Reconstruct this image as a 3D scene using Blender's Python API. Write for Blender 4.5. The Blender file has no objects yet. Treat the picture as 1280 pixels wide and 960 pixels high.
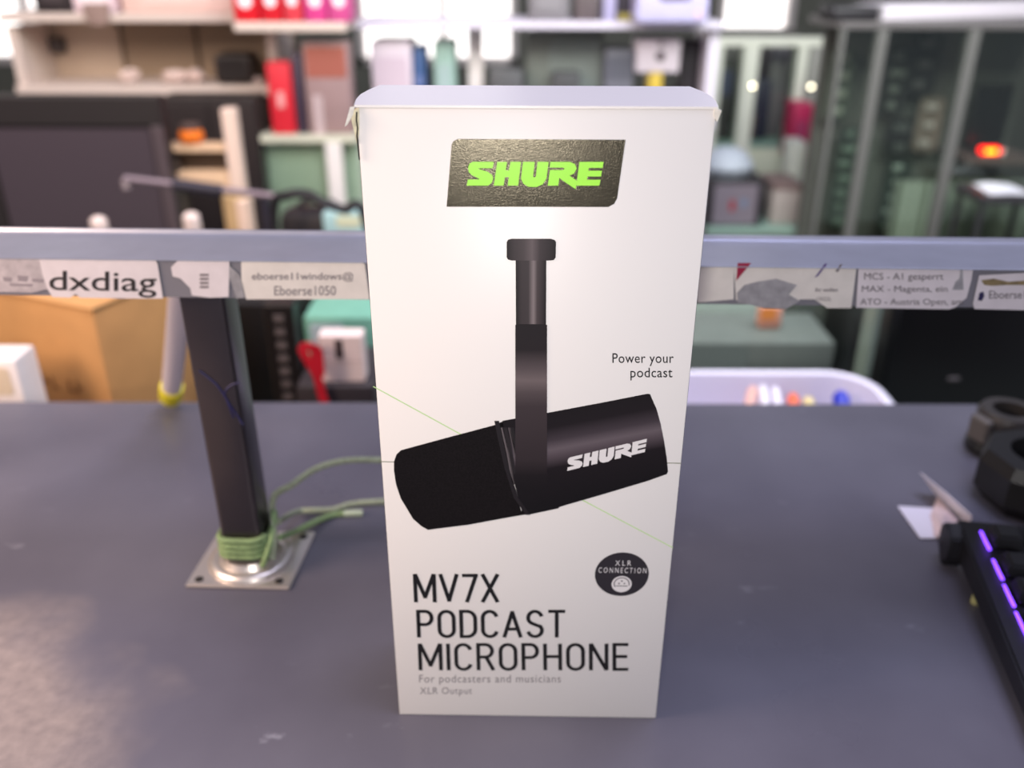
import bpy, bmesh, math, random
from mathutils import Vector, Matrix

random.seed(7)
S = bpy.context.scene
COL = S.collection
F_PX = 1109.0

# ------------------------------------------------------------------ camera
TH, RO, CY, CZ = 0.4513, 0.0028, -0.3053, 0.3207
_c, _s = math.cos(TH), math.sin(TH)
_r0, _u0, FW = Vector((1, 0, 0)), Vector((0, _s, _c)), Vector((0, _c, -_s))
RT = _r0 * math.cos(RO) + _u0 * math.sin(RO)
UP = -_r0 * math.sin(RO) + _u0 * math.cos(RO)
CAM = Vector((0, CY, CZ))
cd = bpy.data.cameras.new('camera')
cd.sensor_fit = 'HORIZONTAL'
cd.sensor_width = 36.0
cd.lens = F_PX / 1280.0 * 36.0
cd.clip_start = 0.01
cd.dof.use_dof = True
cd.dof.focus_distance = 0.328
cd.dof.aperture_fstop = 6.0
cam = bpy.data.objects.new('camera', cd)
COL.objects.link(cam)
m = Matrix((RT, UP, -FW)).transposed().to_4x4()
m.translation = CAM
cam.matrix_world = m
S.camera = cam

# ------------------------------------------------------------------ exposure, world, lights
S.view_settings.view_transform = 'Standard'
S.view_settings.look = 'None'
S.view_settings.gamma = 1.0
S.view_settings.use_curve_mapping = False
S.view_settings.exposure = 0.0
w = bpy.data.worlds.new('shop_ambience')
S.world = w
w.use_nodes = True
w.node_tree.nodes['Background'].inputs[0].default_value = (0.80, 0.82, 1.0, 1)
w.node_tree.nodes['Background'].inputs[1].default_value = 0.34


def area(name, loc, target, size, power, color, size_y=None):
    l = bpy.data.lights.new(name, 'AREA')
    l.energy = power
    l.color = color
    l.shape = 'RECTANGLE'
    l.size = size
    l.size_y = size_y or size
    o = bpy.data.objects.new(name, l)
    COL.objects.link(o)
    o.location = loc
    o.rotation_euler = (Vector(target) - Vector(loc)).to_track_quat('-Z', 'Y').to_euler()
    return o


area('ceiling_panel_light', (0.45, 0.15, 1.9), (0.15, 0.1, 0), 1.0, 26.0, (0.71, 0.72, 1.0), 0.8)
area('aisle_fill_light', (-0.9, 0.50, 0.70), (-0.75, 1.8, 0.05), 1.2, 12.5, (1.0, 0.87, 0.78), 0.4)  # unseen fill light, added low so it reaches in under the left shelves
area('rear_fill_light', (0.55, 0.62, 0.85), (0.55, 2.2, 0.0), 1.3, 27.0, (0.97, 1.0, 0.95), 0.5)  # added fill light out of view, brightens the fronts of the rear goods
area('warm_side_lamp', (-0.58, -0.05, 0.36), (-0.30, 0.03, 0), 0.26, 4.4, (1.0, 0.74, 0.58))
area('front_lamp', (-0.02, -0.335, 0.246), (0.0, 0.0, 0.2), 0.03, 0.78, (1.0, 0.95, 0.90))


# ------------------------------------------------------------------ photo geometry helpers
def ray(px, py):
    return FW + RT * ((px - 640) / F_PX) - UP * ((py - 480) / F_PX)


def on_plane(px, py, point, normal):
    d = ray(px, py)
    t = (Vector(point) - CAM).dot(normal) / d.dot(normal)
    return CAM + d * t


def UY(px, py, Y):
    return on_plane(px, py, (0, Y, 0), Vector((0, 1, 0)))


def UZ(px, py, z=0.0):
    return on_plane(px, py, (0, 0, z), Vector((0, 0, 1)))


# ------------------------------------------------------------------ materials
def lin(c):
    return c / 12.92 if c <= 0.04045 else ((c + 0.055) / 1.055) ** 2.4


def rgb(r, g, b):
    return (lin(r / 255), lin(g / 255), lin(b / 255), 1)


MATS = {}


def mat(name, c, rough=0.5, metal=0.0, spec=0.4, noise=0.0, scale=30.0, bump=0.0, emit=None, estr=0.0):
    if name in MATS:
        return MATS[name]
    mt = bpy.data.materials.new(name)
    mt.use_nodes = True
    nt = mt.node_tree
    b = nt.nodes['Principled BSDF']
    col = rgb(*c)
    b.inputs['Base Color'].default_value = col
    b.inputs['Roughness'].default_value = rough
    b.inputs['Metallic'].default_value = metal
    b.inputs['Specular IOR Level'].default_value = spec
    if noise or bump:
        tc = nt.nodes.new('ShaderNodeTexCoord')
        nz = nt.nodes.new('ShaderNodeTexNoise')
        nz.inputs['Scale'].default_value = scale
        nz.inputs['Detail'].default_value = 4
        nt.links.new(tc.outputs['Object'], nz.inputs['Vector'])
        if noise:
            rp = nt.nodes.new('ShaderNodeValToRGB')
            rp.color_ramp.elements[0].position = 0.3
            rp.color_ramp.elements[1].position = 0.7
            rp.color_ramp.elements[0].color = tuple(max(0, v * (1 - noise)) for v in col[:3]) + (1,)
            rp.color_ramp.elements[1].color = tuple(min(1, v * (1 + noise)) for v in col[:3]) + (1,)
            nt.links.new(nz.outputs['Fac'], rp.inputs['Fac'])
            nt.links.new(rp.outputs['Color'], b.inputs['Base Color'])
        if bump:
            bp = nt.nodes.new('ShaderNodeBump')
            bp.inputs['Strength'].default_value = bump
            bp.inputs['Distance'].default_value = 0.001
            nt.links.new(nz.outputs['Fac'], bp.inputs['Height'])
            nt.links.new(bp.outputs['Normal'], b.inputs['Normal'])
    if emit:
        b.inputs['Emission Color'].default_value = rgb(*emit)
        b.inputs['Emission Strength'].default_value = estr
    MATS[name] = mt
    return mt


def glassmat(name, c, fac=0.12, rough=0.05):
    """thin pane: mostly clear, tinted, with a glossy sheet on top"""
    if name in MATS:
        return MATS[name]
    mt = bpy.data.materials.new(name)
    mt.use_nodes = True
    nt = mt.node_tree
    nt.nodes.remove(nt.nodes['Principled BSDF'])
    tr = nt.nodes.new('ShaderNodeBsdfTransparent')
    tr.inputs[0].default_value = rgb(*c)
    gl = nt.nodes.new('ShaderNodeBsdfGlossy')
    gl.inputs['Roughness'].default_value = rough
    gl.inputs['Color'].default_value = (0.9, 1.0, 0.94, 1)
    fr = nt.nodes.new('ShaderNodeLayerWeight')
    fr.inputs['Blend'].default_value = 0.12
    ad = nt.nodes.new('ShaderNodeMath')
    ad.operation = 'ADD'
    ad.inputs[1].default_value = fac
    mx = nt.nodes.new('ShaderNodeMixShader')
    nt.links.new(fr.outputs[0], ad.inputs[0])
    nt.links.new(ad.outputs[0], mx.inputs[0])
    nt.links.new(tr.outputs[0], mx.inputs[1])
    nt.links.new(gl.outputs[0], mx.inputs[2])
    nt.links.new(mx.outputs[0], nt.nodes['Material Output'].inputs['Surface'])
    MATS[name] = mt
    return mt


def printmat(name, p0, p1, stops, rough=0.45):
    """printed picture ink: a tonal ramp along p0->p1 on the flat artwork"""
    mt = bpy.data.materials.new(name)
    mt.use_nodes = True
    nt = mt.node_tree
    b = nt.nodes['Principled BSDF']
    b.inputs['Roughness'].default_value = rough
    b.inputs['Specular IOR Level'].default_value = 0.25
    tc = nt.nodes.new('ShaderNodeTexCoord')
    sb = nt.nodes.new('ShaderNodeVectorMath')
    sb.operation = 'SUBTRACT'
    sb.inputs[1].default_value = (p0[0], 0, p0[1])
    dt = nt.nodes.new('ShaderNodeVectorMath')
    dt.operation = 'DOT_PRODUCT'
    dx, dz = p1[0] - p0[0], p1[1] - p0[1]
    L = dx * dx + dz * dz
    dt.inputs[1].default_value = (dx / L, 0, dz / L)
    rp = nt.nodes.new('ShaderNodeValToRGB')
    els = rp.color_ramp.elements
    while len(els) < len(stops):
        els.new(0.5)
    for e, (p, c) in zip(els, stops):
        e.position = p
        e.color = rgb(*c)
    nt.links.new(tc.outputs['Object'], sb.inputs[0])
    nt.links.new(sb.outputs[0], dt.inputs[0])
    nt.links.new(dt.outputs['Value'], rp.inputs['Fac'])
    nt.links.new(rp.outputs['Color'], b.inputs['Base Color'])
    return mt


# ------------------------------------------------------------------ mesh helpers
class MB:
    def __init__(self):
        self.bm = bmesh.new()

    def _add(self, vs, fs):
        v = [self.bm.verts.new(p) for p in vs]
        out = []
        for f in fs:
            try:
                out.append(self.bm.faces.new([v[i] for i in f]))
            except ValueError:
                pass
        return v, out

    def box(self, x0, x1, y0, y1, z0, z1, bevel=0.0, seg=2, rot=None, at=None):
        vs = [Vector((x, y, z)) for z in (z0, z1) for y in (y0, y1) for x in (x0, x1)]
        if rot is not None:
            vs = [rot @ p for p in vs]
        if at is not None:
            vs = [p + Vector(at) for p in vs]
        v, fs = self._add(vs, [(0, 2, 3, 1), (4, 5, 7, 6), (0, 1, 5, 4), (2, 6, 7, 3), (0, 4, 6, 2), (1, 3, 7, 5)])
        if bevel:
            es = list({e for f in fs for e in f.edges})
            bmesh.ops.bevel(self.bm, geom=es, offset=bevel, segments=seg, affect='EDGES', profile=0.5)
        return self

    def prism(self, pts, axis='z', a=0.0, b=0.01):
        """polygon pts (2-D) extruded from a to b along axis; for 'y' pts are (x,z), for 'x' (y,z)"""
        def mk(p, t):
            return (p[0], p[1], t) if axis == 'z' else ((p[0], t, p[1]) if axis == 'y' else (t, p[0], p[1]))
        n = len(pts)
        vs = [mk(p, a) for p in pts] + [mk(p, b) for p in pts]
        fs = [tuple(range(n)), tuple(range(n, 2 * n))] + [(i, (i + 1) % n, n + (i + 1) % n, n + i) for i in range(n)]
        self._add(vs, fs)
        return self

    def tube(self, path, r, seg=10, cap=True, up=None):
        path = [Vector(p) for p in path]
        rs = r if isinstance(r, (list, tuple)) else [r] * len(path)
        rings = []
        prev = None
        for i, p in enumerate(path):
            t = (path[min(i + 1, len(path) - 1)] - path[max(i - 1, 0)]).normalized()
            if prev is None:
                a = t.orthogonal().normalized()
            else:
                a = (prev - t * prev.dot(t))
                a = a.normalized() if a.length > 1e-6 else t.orthogonal().normalized()
            prev = a
            bb = t.cross(a)
            rings.append([self.bm.verts.new(p + (a * math.cos(2 * math.pi * k / seg) + bb * math.sin(2 * math.pi * k / seg)) * rs[i]) for k in range(seg)])
        for i in range(len(rings) - 1):
            for k in range(seg):
                self.bm.faces.new((rings[i][k], rings[i][(k + 1) % seg], rings[i + 1][(k + 1) % seg], rings[i + 1][k]))
        if cap:
            self.bm.faces.new(rings[0])
            self.bm.faces.new(rings[-1])
        return self

    def lathe(self, prof, seg=32, at=(0, 0, 0), closed=False):
        at = Vector(at)
        rings = [[self.bm.verts.new(at + Vector((rr * math.cos(2 * math.pi * k / seg), rr * math.sin(2 * math.pi * k / seg), z))) for k in range(seg)] for rr, z in prof]
        n = len(rings)
        for i in range(n if closed else n - 1):
            A, B = rings[i], rings[(i + 1) % n]
            for k in range(seg):
                self.bm.faces.new((A[k], A[(k + 1) % seg], B[(k + 1) % seg], B[k]))
        if not closed:
            self.bm.faces.new(rings[0])
            self.bm.faces.new(rings[-1])
        return self

    def sheet(self, rows, thick=0.0003):
        """grid of points (list of rows) given a thickness"""
        R = [[Vector(p) for p in row] for row in rows]
        nr, nc = len(R), len(R[0])
        nrm = (R[0][1] - R[0][0]).cross(R[1][0] - R[0][0]).normalized()
        top = [[self.bm.verts.new(p) for p in row] for row in R]
        bot = [[self.bm.verts.new(p - nrm * thick) for p in row] for row in R]
        for i in range(nr - 1):
            for j in range(nc - 1):
                self.bm.faces.new((top[i][j], top[i][j + 1], top[i + 1][j + 1], top[i + 1][j]))
                self.bm.faces.new((bot[i][j], bot[i + 1][j], bot[i + 1][j + 1], bot[i][j + 1]))
        for i in range(nr - 1):
            for j in (0, nc - 1):
                self.bm.faces.new((top[i][j], top[i + 1][j], bot[i + 1][j], bot[i][j]))
        for j in range(nc - 1):
            for i in (0, nr - 1):
                self.bm.faces.new((top[i][j], bot[i][j], bot[i][j + 1], top[i][j + 1]))
        return self

    def build(self, name, material, parent=None, smooth=False):
        bmesh.ops.recalc_face_normals(self.bm, faces=self.bm.faces)
        me = bpy.data.meshes.new(name)
        self.bm.to_mesh(me)
        self.bm.free()
        for mm in (material if isinstance(material, (list, tuple)) else [material]):
            me.materials.append(mm)
        if smooth:
            for p in me.polygons:
                p.use_smooth = True
            try:
                me.set_sharp_from_angle(angle=math.radians(40))
            except Exception:
                pass
        o = bpy.data.objects.new(name, me)
        COL.objects.link(o)
        o.parent = parent
        return o


def curve_pts(pts, n=8):
    """Catmull-Rom through 3-D points"""
    P = [Vector(p) for p in pts]
    P = [P[0] * 2 - P[1]] + P + [P[-1] * 2 - P[-2]]
    out = []
    for i in range(1, len(P) - 2):
        for k in range(n):
            t = k / n
            a, b, c, d = P[i - 1], P[i], P[i + 1], P[i + 2]
            out.append(0.5 * ((2 * b) + (c - a) * t + (2 * a - 5 * b + 4 * c - d) * t * t + (3 * b - a - 3 * c + d) * t ** 3))
    out.append(P[-2])
    return out


def tag(o, label=None, cat=None, group=None, kind=None):
    if label:
        o['label'] = label
    if cat:
        o['category'] = cat
    if group:
        o['group'] = group
    if kind:
        o['kind'] = kind
    return o


def thing(name, label, cat, loc=(0, 0, 0), rz=0.0, group=None):
    o = bpy.data.objects.new(name, None)
    o.empty_display_size = 0.02
    COL.objects.link(o)
    o.location = loc
    o.rotation_euler = (0, 0, rz)
    return tag(o, label, cat, group)


def text_obj(s, rect, y, material, parent, name='lettering', bold=0.0, quad=None, fit=True, space=1.0):
    """words as flat ink facing -y. rect = (x0,x1,z0,z1) in the parent's xz; quad maps the unit square if given"""
    c = bpy.data.curves.new(name, 'FONT')
    c.body = s
    c.size = 1.0
    c.offset = bold
    c.space_character = space
    c.resolution_u = 4
    t = bpy.data.objects.new(name, c)
    COL.objects.link(t)
    bpy.context.view_layer.update()
    dg = bpy.context.evaluated_depsgraph_get()
    me = bpy.data.meshes.new_from_object(t.evaluated_get(dg))
    bpy.data.objects.remove(t)
    bpy.data.curves.remove(c)
    xs = [v.co.x for v in me.vertices]
    ys = [v.co.y for v in me.vertices]
    x0, x1, y0, y1 = min(xs), max(xs), min(ys), max(ys)
    for v in me.vertices:
        a, b = (v.co.x - x0) / (x1 - x0), (v.co.y - y0) / (y1 - y0)
        if quad:
            (ax, az), (bx, bz), (cx, cz), (dx, dz) = quad      # bl, br, tr, tl
            X = (1 - b) * ((1 - a) * ax + a * bx) + b * ((1 - a) * dx + a * cx)
            Z = (1 - b) * ((1 - a) * az + a * bz) + b * ((1 - a) * dz + a * cz)
        else:
            X = rect[0] + a * (rect[1] - rect[0])
            Z = rect[2] + b * (rect[3] - rect[2])
        v.co = (X, y, Z)
    me.materials.clear()
    me.materials.append(material)
    me.name = name
    o = bpy.data.objects.new(name, me)
    COL.objects.link(o)
    o.parent = parent
    return o


def flat(name, pts, y, material, parent, thick=0.00006):
    """printed or stuck-on flat piece facing -y, pts (x,z)"""
    return MB().prism(pts, 'y', y, y + thick).build(name, material, parent)


def rounded(x0, x1, z0, z1, r, n=5):
    out = []
    for cx, cz, a0 in ((x1 - r, z1 - r, 0), (x0 + r, z1 - r, 90), (x0 + r, z0 + r, 180), (x1 - r, z0 + r, 270)):
        for k in range(n + 1):
            a = math.radians(a0 + 90 * k / n)
            out.append((cx + r * math.cos(a), cz + r * math.sin(a)))
    return out


# ================================================================== SETTING
YAW = -0.0155
FLOOR = -0.85
MB().box(-3.2, 3.2, -1.5, 4.6, FLOOR - 0.05, FLOOR).build('floor', mat('floor_tile', (120, 118, 116), 0.35, noise=0.1, scale=3))
tag(bpy.data.objects['floor'], kind='structure')
YB = 4.2
wb = MB()
wins = [(-0.74, 0.02), (0.96, 1.32), (-2.6, -2.05)]
z0w, z1w, top = -0.16, 1.1, 1.8
xs = [-3.2] + [v for a in sorted(wins) for v in a] + [3.2]
for i in range(0, len(xs), 2):
    wb.box(xs[i], xs[i + 1], YB, YB + 0.12, FLOOR, top)
for a, b in wins:
    wb.box(a, b, YB, YB + 0.12, FLOOR, z0w)
    wb.box(a, b, YB, YB + 0.12, z1w, top)
tag(wb.build('wall_back', mat('wall_paint_grey_green', (104, 106, 98), 0.7, noise=0.05, scale=4)), kind='structure')
for i, (a, b) in enumerate(wins):
    wn = bpy.data.objects.new('window_%d' % (i + 1), None)
    COL.objects.link(wn)
    tag(wn, kind='structure')
    wn.location = (a, YB, z0w)
    MB().box(0, b - a, 0.05, 0.06, 0, z1w - z0w).build('window_pane', mat('daylight_pane', (255, 255, 255), emit=(255, 250, 246), estr=1.7), wn)
    fr = MB()
    fr.box(0, 0.035, -0.01, 0.05, 0, z1w - z0w).box(b - a - 0.035, b - a, -0.01, 0.05, 0, z1w - z0w).box(0, b - a, -0.01, 0.05, 0, 0.035)
    if b - a > 0.5:
        fr.box((b - a) * 0.52, (b - a) * 0.52 + 0.03, -0.01, 0.05, 0, z1w - z0w)
    fr.build('window_frame', mat('white_frame', (222, 214, 212), 0.5), wn)
tag(MB().box(2.9, 3.0, -1.5, YB, FLOOR, top).build('wall_right', mat('wall_paint_dark', (74, 74, 72), 0.7)), kind='structure')
tag(MB().box(-3.0, -2.9, -1.5, YB, FLOOR, top).build('wall_left', mat('wall_paint_beige', (176, 158, 140), 0.7)), kind='structure')

# ================================================================== COUNTER
def counter_material():
    mt = bpy.data.materials.new('worn_grey_laminate')
    mt.use_nodes = True
    nt = mt.node_tree
    b = nt.nodes['Principled BSDF']
    N, L = nt.nodes.new, nt.links.new
    tc = N('ShaderNodeTexCoord')

    def noise(scale, detail=4, stretch=None, rough=0.5):
        n = N('ShaderNodeTexNoise')
        n.inputs['Scale'].default_value = scale
        n.inputs['Detail'].default_value = detail
        n.inputs['Roughness'].default_value = rough
        if stretch:
            mp = N('ShaderNodeMapping')
            mp.inputs['Scale'].default_value = stretch
            mp.inputs['Rotation'].default_value = (0, 0, 0.5)
            L(tc.outputs['Object'], mp.inputs['Vector'])
            L(mp.outputs[0], n.inputs['Vector'])
        else:
            L(tc.outputs['Object'], n.inputs['Vector'])
        return n

    def ramp(src, a, c, lo=(0, 0, 0, 1), hi=(1, 1, 1, 1)):
        r = N('ShaderNodeValToRGB')
        r.color_ramp.elements[0].position = a
        r.color_ramp.elements[1].position = c
        r.color_ramp.elements[0].color = lo
        r.color_ramp.elements[1].color = hi
        L(src, r.inputs[0])
        return r

    def mix(fac, a, c):
        mx = N('ShaderNodeMix')
        mx.data_type = 'RGBA'
        L(fac, mx.inputs[0])
        for s, v in ((6, a), (7, c)):
            if isinstance(v, tuple):
                mx.inputs[s].default_value = v
            else:
                L(v, mx.inputs[s])
        return mx.outputs[2]
    base = ramp(noise(7, 5).outputs['Fac'], 0.3, 0.72, rgb(82, 80, 91), rgb(103, 101, 112)).outputs[0]
    # faint whitish scuffs
    sc = ramp(noise(34, 6, (1, 2.2, 1), 0.62).outputs['Fac'], 0.635, 0.76)
    sc2 = ramp(noise(9, 2).outputs['Fac'], 0.46, 0.62)
    mm = N('ShaderNodeMath')
    mm.operation = 'MULTIPLY'
    L(sc.outputs[0], mm.inputs[0])
    L(sc2.outputs[0], mm.inputs[1])
    col = mix(mm.outputs[0], base, rgb(140, 140, 150))
    # worn patch where the laminate has rubbed through, near the left front
    sub = N('ShaderNodeVectorMath')
    sub.operation = 'DISTANCE'
    nz = noise(13, 3)
    wob = N('ShaderNodeVectorMath')
    wob.operation = 'MULTIPLY_ADD'
    L(nz.outputs['Color'], wob.inputs[0])
    wob.inputs[1].default_value = (0.09, 0.09, 0)
    L(tc.outputs['Object'], wob.inputs[2])
    L(wob.outputs[0], sub.inputs[0])
    sub.inputs[1].default_value = (-0.235, 0.0, 0.85)
    worn = ramp(sub.outputs['Value'], 0.085, 0.125, (1, 1, 1, 1), (0, 0, 0, 1))
    grain = ramp(noise(160, 6).outputs['Fac'], 0.3, 0.75, rgb(140, 128, 120), rgb(170, 156, 146)).outputs[0]
    mw = N('ShaderNodeMath')
    mw.operation = 'MULTIPLY'
    mw.inputs[1].default_value = 0.65
    L(worn.outputs[0], mw.inputs[0])
    col = mix(mw.outputs[0], col, grain)
    L(col, b.inputs['Base Color'])
    rr = ramp(noise(11, 4).outputs['Fac'], 0.3, 0.75, (0.27, 0.27, 0.27, 1), (0.42, 0.42, 0.42, 1))
    L(rr.outputs[0], b.inputs['Roughness'])
    b.inputs['Specular IOR Level'].default_value = 0.5
    bp = N('ShaderNodeBump')
    bp.inputs['Strength'].default_value = 0.12
    bp.inputs['Distance'].default_value = 0.001
    L(noise(60, 5).outputs['Fac'], bp.inputs['Height'])
    L(bp.outputs['Normal'], b.inputs['Normal'])
    return mt


counter = thing('counter', 'worn dark grey laminate counter the white microphone carton stands on', 'counter', (0, 0, FLOOR))
MB().box(-0.75, 0.75, -0.42, 0.325, 0.81, 0.85, 0.004).build('counter_top', counter_material(), counter)
pm = mat('counter_panel', (70, 70, 76), 0.5)
MB().box(-0.72, -0.68, -0.38, 0.30, 0, 0.81).build('side_panel', pm, counter)
MB().box(0.68, 0.72, -0.38, 0.30, 0, 0.81).build('side_panel', pm, counter)
MB().box(-0.68, 0.68, 0.27, 0.29, 0.1, 0.81).build('modesty_panel', pm, counter)

# rear bench
bench = thing('bench', 'low grey bench behind the counter carrying tray, cardboard box and screens', 'bench', (0, 0.36, FLOOR))
BZ = -0.20
MB().box(-1.25, 1.25, 0, 0.90, 0.62, 0.65, 0.003).build('bench_top', mat('bench_laminate', (112, 120, 116), 0.3, noise=0.1, scale=9), bench)
for sx in (-1.2, 1.16):
    MB().box(sx, sx + 0.04, 0.03, 0.87, 0, 0.62).build('side_panel', pm, bench)
MB().box(-1.16, 1.16, 0.8, 0.82, 0.1, 0.62).build('back_panel', pm, bench)

# ================================================================== MICROPHONE CARTON
XO, BW, BH, BD = 0.0076, 0.12, 0.2754, 0.05
carton = thing('microphone_carton', 'tall white microphone carton with printed black microphone standing upright on the counter', 'box', (XO, 0, 0), YAW)
card = mat('white_coated_card', (238, 233, 229), 0.38, spec=0.45)
side = mat('charcoal_card', (52, 52, 54), 0.5)
bmx = MB()
bmx.box(-BW / 2, BW / 2, 0, BD, 0.0, BH - 0.0008, 0.0007, 2)
body = bmx.build('sleeve', [card, side], carton, smooth=True)
for p in body.data.polygons:
    if abs(p.normal.x) > 0.9:
        p.material_index = 1
# lid with slightly bowed ends
lid = []
hw = BW / 2 + 0.0004
lid += [(-hw, -0.0003), (hw, -0.0003)]
for t in (0.25, 0.5, 0.75, 1.0):
    lid.append((hw + 0.0024 * math.sin(math.pi * t) - 0.0012 * t * t, BD * t))
for t in (1.0, 0.75, 0.5, 0.25):
    lid.append((-hw - 0.0024 * math.sin(math.pi * t) + 0.0012 * t * t, BD * t))
MB().prism(lid, 'z', BH - 0.0008, BH).build('lid', card, carton)
_n = Vector((math.sin(YAW) * -1, math.cos(YAW), 0))
_rx = Vector((math.cos(YAW), math.sin(YAW), 0))


def FP(px, py):
    """photo point on the carton's front -> carton x,z"""
    p = on_plane(px, py, (XO, 0, 0), Vector((-math.sin(YAW), math.cos(YAW), 0))) - Vector((XO, 0, 0))
    return (p.dot(_rx), p.z)


def FPs(l):
    return [FP(*p) for p in l]


# torn corner
tear = mat('torn_paper_fibre', (232, 226, 214), 0.8, noise=0.15, scale=400)
hx = -BW / 2
MB().sheet([[(hx - 0.0002, -0.0006, BH - 0.0004), (hx - 0.0017, -0.0008, BH - 0.0006)],
            [(hx - 0.0008, -0.0011, BH - 0.003), (hx - 0.0026, -0.0016, BH - 0.0035)],
            [(hx - 0.0030, -0.0014, BH - 0.0064), (hx - 0.0038, -0.0018, BH - 0.0068)]], 0.0003).build('torn_flap', tear, carton)
MB().prism([(hx - 0.0014, BH - 0.002), (hx + 0.0012, BH - 0.0008), (hx + 0.0010, BH - 0.005), (hx + 0.0006, BH - 0.0095), (hx - 0.0004, BH - 0.0125), (hx - 0.0011, BH - 0.008), (hx - 0.0017, BH - 0.0045)], 'y', -0.0005, 0.004).build('torn_edge', mat('torn_card', (214, 206, 176), 0.85, noise=0.2, scale=500), carton)
MB().tube([(hx + 0.0004, -0.0007, BH - 0.0022), (hx + 0.0001, -0.0008, BH - 0.005), (hx + 0.0003, -0.0007, BH - 0.0075), (hx - 0.0001, -0.0007, BH - 0.010), (hx + 0.0001, -0.0005, BH - 0.018)], 0.00028, 6).build('tear_crack', mat('crack_dark', (38, 36, 30), 0.8), carton)
MB().prism([(-hx - 0.0008, BH - 0.0005), (-hx + 0.0016, BH - 0.0012), (-hx + 0.0004, BH - 0.0048), (-hx - 0.0008, BH - 0.003)], 'y', -0.0005, 0.002).build('corner_fold', tear, carton)

Y1, Y2, Y3, Y4 = -0.00008, -0.00014, -0.0002, -0.00026
# logo plate
plate_pts = FPs([(564.4, 181.3), (566.5, 176.5), (572.5, 173.6), (782, 174.6), (771.5, 247.5), (768, 254.5), (760.4, 258.7), (558.3, 258.3)])
pmt = bpy.data.materials.new('sparkling_charcoal_ink')
pmt.use_nodes = True
nt = pmt.node_tree
b = nt.nodes['Principled BSDF']
b.inputs['Base Color'].default_value = rgb(66, 62, 52)
b.inputs['Metallic'].default_value = 0.85
b.inputs['Roughness'].default_value = 0.24
tc = nt.nodes.new('ShaderNodeTexCoord')
nz = nt.nodes.new('ShaderNodeTexNoise')
nz.inputs['Scale'].default_value = 2600
nz.inputs['Detail'].default_value = 1
bp = nt.nodes.new('ShaderNodeBump')
bp.inputs['Strength'].default_value = 0.55
bp.inputs['Distance'].default_value = 0.0001
nt.links.new(tc.outputs['Object'], nz.inputs['Vector'])
nt.links.new(nz.outputs['Fac'], bp.inputs['Height'])
nt.links.new(bp.outputs['Normal'], b.inputs['Normal'])
plate = flat('logo_plate', plate_pts, Y1, pmt, carton)
tag(plate, 'charcoal logo plate with bright green lettering')
GREEN = mat('lime_ink', (164, 246, 60), 0.4, emit=None)
WHITE_INK = mat('white_ink', (226, 222, 222), 0.5)
BLACK_INK = mat('black_ink', (16, 14, 16), 0.45)
GREY_INK = mat('grey_ink', (142, 134, 136), 0.5)
LETTERS = [
    [(250, 208), (381, 208), (373, 247), (290, 247), (284, 250), (345, 270), (372, 290), (377, 312), (368, 336), (345, 354), (213, 354), (221, 316), (286, 316), (290, 311), (245, 290), (226, 270), (222, 242), (232, 218)],
    [(402, 208), (462, 208), (453, 260), (474, 260), (483, 208), (548, 208), (530, 354), (466, 354), (472, 302), (449, 302), (441, 354), (380, 354)],
    [(560, 208), (632, 208), (622, 296), (626, 303), (634, 303), (639, 296), (650, 208), (718, 208), (704, 312), (682, 345), (645, 362), (592, 361), (562, 342), (548, 312)],
    [(728, 208), (850, 208), (880, 222), (890, 250), (874, 280), (846, 292), (892, 324), (884, 376), (800, 320), (784, 306), (776, 354), (712, 354), (726, 258), (808, 258), (815, 250), (808, 243), (724, 243)],
    [(907, 208), (1056, 208), (1050, 245), (965, 245), (962, 262), (1046, 262), (1040, 298), (957, 298), (953, 318), (1037, 318), (1030, 354), (888, 354)]]


def wordmark(mapper, y, material, parent):
    mb = MB()
    for L in LETTERS:
        mb.prism([mapper(*p) for p in L], 'y', y, y + 0.00005)
    return mb.build('brand_lettering', material, parent)


wordmark(lambda a, c: FP(540 + a / 4.923, 160 + c / 4.923), Y2, GREEN, plate)

# printed microphone
mic = thing('microphone_picture', None, None)
mic.parent = carton


def Z2(x, y):
    return FP(460 + x / 2.4, 280 + y / 2.4)


line_g = mat('pale_green_ink', (188, 222, 150), 0.5)
line_k = mat('olive_ink', (120, 124, 100), 0.5)


def strip(a, c, wd, y, material, name, parent):
    (x0, z0_), (x1, z1_) = FP(*a), FP(*c)
    d = Vector((x1 - x0, z1_ - z0_)).normalized() * wd / 2
    nx, nz_ = -d.y, d.x
    return flat(name, [(x0 + nx, z0_ + nz_), (x1 + nx, z1_ + nz_), (x1 - nx, z1_ - nz_), (x0 - nx, z0_ - nz_)], y, material, parent)


strip((466.5, 483), (580, 545), 0.0004, Y1, line_g, 'printed_line', carton)
strip((726, 624), (841, 684.5), 0.0004, Y1, line_g, 'printed_line', carton)
strip((474, 577), (500, 577.5), 0.00032, Y1, line_k, 'printed_line', carton)
strip((828, 578.5), (851.5, 579), 0.00032, Y1, line_k, 'printed_line', carton)

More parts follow.
